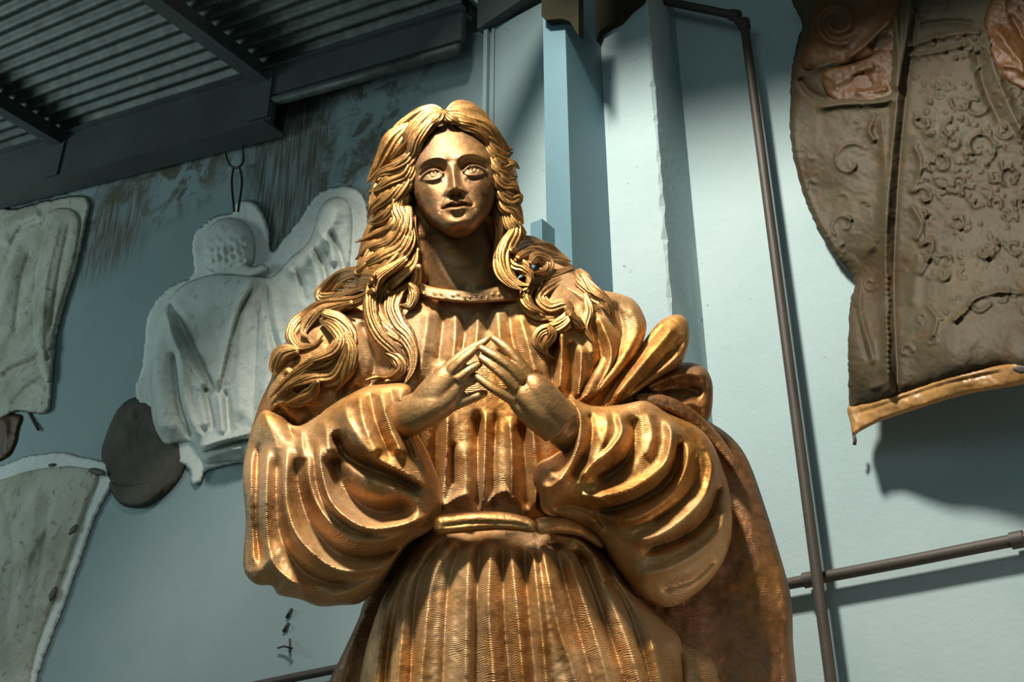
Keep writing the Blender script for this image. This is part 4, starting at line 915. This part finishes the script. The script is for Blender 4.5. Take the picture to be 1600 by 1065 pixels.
lock([(800, 640), (785, 690), (750, 740), (730, 800), (745, 870), (790, 920), (850, 935)], 14, [60, 72, 84, 92, 100])
lock([(770, 690), (740, 750), (715, 800), (722, 870), (770, 930), (820, 955)], 10, [66, 78, 86, 94, 100])
lock([(760, 780), (775, 830), (820, 850), (850, 890), (840, 940)], 12, [78, 84, 92, 98])
# right shoulder curls
lock([(150, 30), (200, 10), (270, 20), (330, 40), (395, 75)], 13, ('on', 0.35), c3)
lock([(180, 60), (230, 40), (300, 60), (360, 80), (420, 110)], 13, ('on', 0.4), c3)
lock([(230, 80), (255, 60), (300, 80), (290, 110), (240, 120)], 10, ('on', 0.4), c3)
lock([(400, 105), (330, 130), (260, 150), (210, 190), (215, 250), (265, 300), (330, 300)], 14, ('on', 0.5), c3)
lock([(420, 120), (350, 150), (290, 185), (270, 225), (310, 260), (370, 250), (385, 285), (330, 320), (265, 355)], 11, ('on', 0.5), c3)
lock([(250, 170), (215, 210), (235, 260), (290, 285)], 9, ('on', 0.7), c3)
lock([(425, 110), (440, 150), (475, 195), (530, 245), (555, 290)], 13, ('on', 0.5), c3)
lock([(440, 120), (490, 190), (545, 240), (575, 310)], 8, ('on', 0.5), c3)
lock([(370, 255), (395, 300), (350, 340), (280, 360), (260, 400), (290, 440), (330, 470)], 9, ('on', 0.5), c3)
lock([(300, 330), (320, 370), (290, 420), (310, 480)], 8, ('on', 0.5), c3)
lock([(390, 290), (430, 330), (440, 360)], 8, ('on', 0.5), c3)
lock([(455, 200), (470, 270), (455, 340), (480, 400)], 8, ('on', 0.3), c3)
# left long S lock on the chest
lock([(730, 20), (710, 80), (650, 120), (590, 160), (560, 230), (570, 310), (620, 370), (680, 420), (705, 480), (670, 540), (600, 560)], 17, ('on', 0.5), c2, twist=2.5)
lock([(740, 90), (720, 160), (660, 200), (630, 260), (650, 330), (690, 380), (715, 440), (712, 510), (680, 570)], 14, ('on', 0.5), c2, twist=2.5)
lock([(690, 60), (630, 100), (570, 140), (545, 200), (545, 290), (580, 370), (640, 430), (670, 480), (640, 530), (560, 545), (520, 555)], 10, ('on', 0.6), c2, twist=2.0)
lock([(600, 440), (650, 470), (660, 510), (610, 540), (545, 530)], 10, ('on', 0.5), c2)
lock([(700, 160), (720, 200), (700, 250), (660, 250)], 9, ('on', 0.5), c2)
# left shoulder curls
lock([(560, 130), (500, 120), (430, 135), (370, 180), (345, 215), (400, 215), (470, 195), (540, 165)], 12, ('on', 0.5), c2)
lock([(550, 150), (490, 165), (430, 165), (385, 195)], 10, ('on', 0.6), c2)
lock([(560, 190), (500, 230), (430, 250), (350, 260), (290, 300), (240, 340), (225, 385), (260, 425), (320, 410), (350, 370)], 13, ('on', 0.5), c2)
lock([(470, 240), (400, 265), (340, 280), (290, 320), (270, 365), (300, 390)], 10, ('on', 0.6), c2)
lock([(350, 280), (410, 310), (450, 370), (430, 430), (360, 480), (280, 510), (200, 560), (135, 625)], 15, ('on', 0.5), c2, twist=2.0)
lock([(340, 310), (390, 340), (420, 390), (390, 440), (310, 470), (250, 500)], 10, ('on', 0.6), c2)
lock([(450, 400), (440, 460), (390, 540), (300, 545), (220, 570), (160, 615)], 12, ('on', 0.45), c2)
lock([(440, 360), (470, 430), (460, 500), (430, 560), (400, 600)], 9, ('on', 0.4), c2)
lock([(250, 435), (190, 450), (160, 500), (155, 540)], 14, ('on', 0.3), c2)
lock([(330, 560), (300, 610), (240, 640), (180, 650)], 11, ('on', 0.4), c2)

# ------------------------------------------------------------------ hands
def hand(name, palm, fingers, wrist):
    prt = [tube(wrist, 6, 24, flat=0.8)]
    for p in palm: prt.append(tube(p, 5, 20, flat=0.75))
    for fg in fingers: prt.append(tube(fg, 6, 18, flat=0.95))
    v, f = merge(prt)
    o = link(name, P(v[:, 0], v[:, 1], v[:, 2]), f, M['gold_hand'], statue)
    md = o.modifiers.new('blend', 'REMESH'); md.mode = 'VOXEL'; md.voxel_size = 0.0026; md.use_smooth_shade = True
    sm = o.modifiers.new('soften', 'SMOOTH'); sm.factor = 0.5; sm.iterations = 9
    return o
# viewer's left: back of the hand lit, fingers rising to the right
hand('hand', [[(660, 636, 176, 26), (680, 612, 186, 26), (700, 588, 194, 20), (712, 578, 196, 12)], [(664, 648, 176, 24), (690, 625, 186, 24), (712, 604, 192, 17), (722, 594, 193, 11)], [(672, 650, 172, 18), (700, 632, 178, 15), (722, 616, 184, 11)]],
     [[(696, 578, 186, 10), (716, 560, 190, 8.5), (736, 545, 188, 7.5), (752, 537, 186, 6.5), (765, 527, 184, 4.5)],
      [(704, 580, 200, 10), (720, 564, 206, 8.5), (734, 552, 206, 8), (745, 543, 204, 5.5)],
      [(714, 592, 200, 9.5), (730, 580, 204, 8), (743, 572, 202, 7.5), (752, 567, 200, 5)],
      [(716, 604, 196, 9), (731, 597, 198, 7.5), (742, 592, 197, 6.8), (750, 589, 196, 4.5)],
      [(682, 646, 178, 14), (704, 634, 184, 11), (728, 624, 188, 9.5), (746, 618, 190, 8), (760, 613, 190, 5.5)]],
     [(610, 660, 130, 28), (634, 652, 156, 32), (656, 642, 172, 31), (680, 628, 183, 28), (700, 612, 188, 16)])
# viewer's right: back of the hand, four fingers pointing up left
hand('hand', [[(880, 660, 178, 26), (858, 632, 190, 27), (838, 604, 198, 22), (826, 590, 200, 12)], [(872, 672, 178, 24), (848, 644, 190, 25), (822, 616, 198, 20), (806, 604, 200, 11)], [(864, 676, 174, 18), (836, 654, 184, 18), (812, 634, 192, 14), (800, 624, 194, 9)]],
     [[(828, 588, 196, 11), (812, 566, 201, 9), (796, 548, 200, 8.5), (782, 536, 197, 7.5), (769, 527, 192, 5)],
      [(816, 594, 202, 11), (798, 574, 209, 9), (780, 560, 210, 8.5), (764, 550, 208, 7.5), (749, 542, 205, 5)],
      [(806, 606, 202, 10.5), (790, 589, 208, 9), (776, 577, 209, 8.3), (762, 566, 207, 7.2), (749, 557, 204, 5)],
      [(802, 624, 198, 10), (782, 613, 204, 8.5), (766, 603, 205, 8), (752, 593, 203, 7), (740, 584, 200, 4.6)]],
     [(914, 694, 122, 28), (894, 676, 150, 34), (876, 658, 168, 34), (856, 638, 183, 30), (836, 618, 190, 16)])

print('objects', len(bpy.data.objects), 'tris', sum(len(o.data.polygons) for o in bpy.data.objects if o.type == 'MESH') * 2)
for o in bpy.data.objects:
    if '_b' in o: del o['_b']
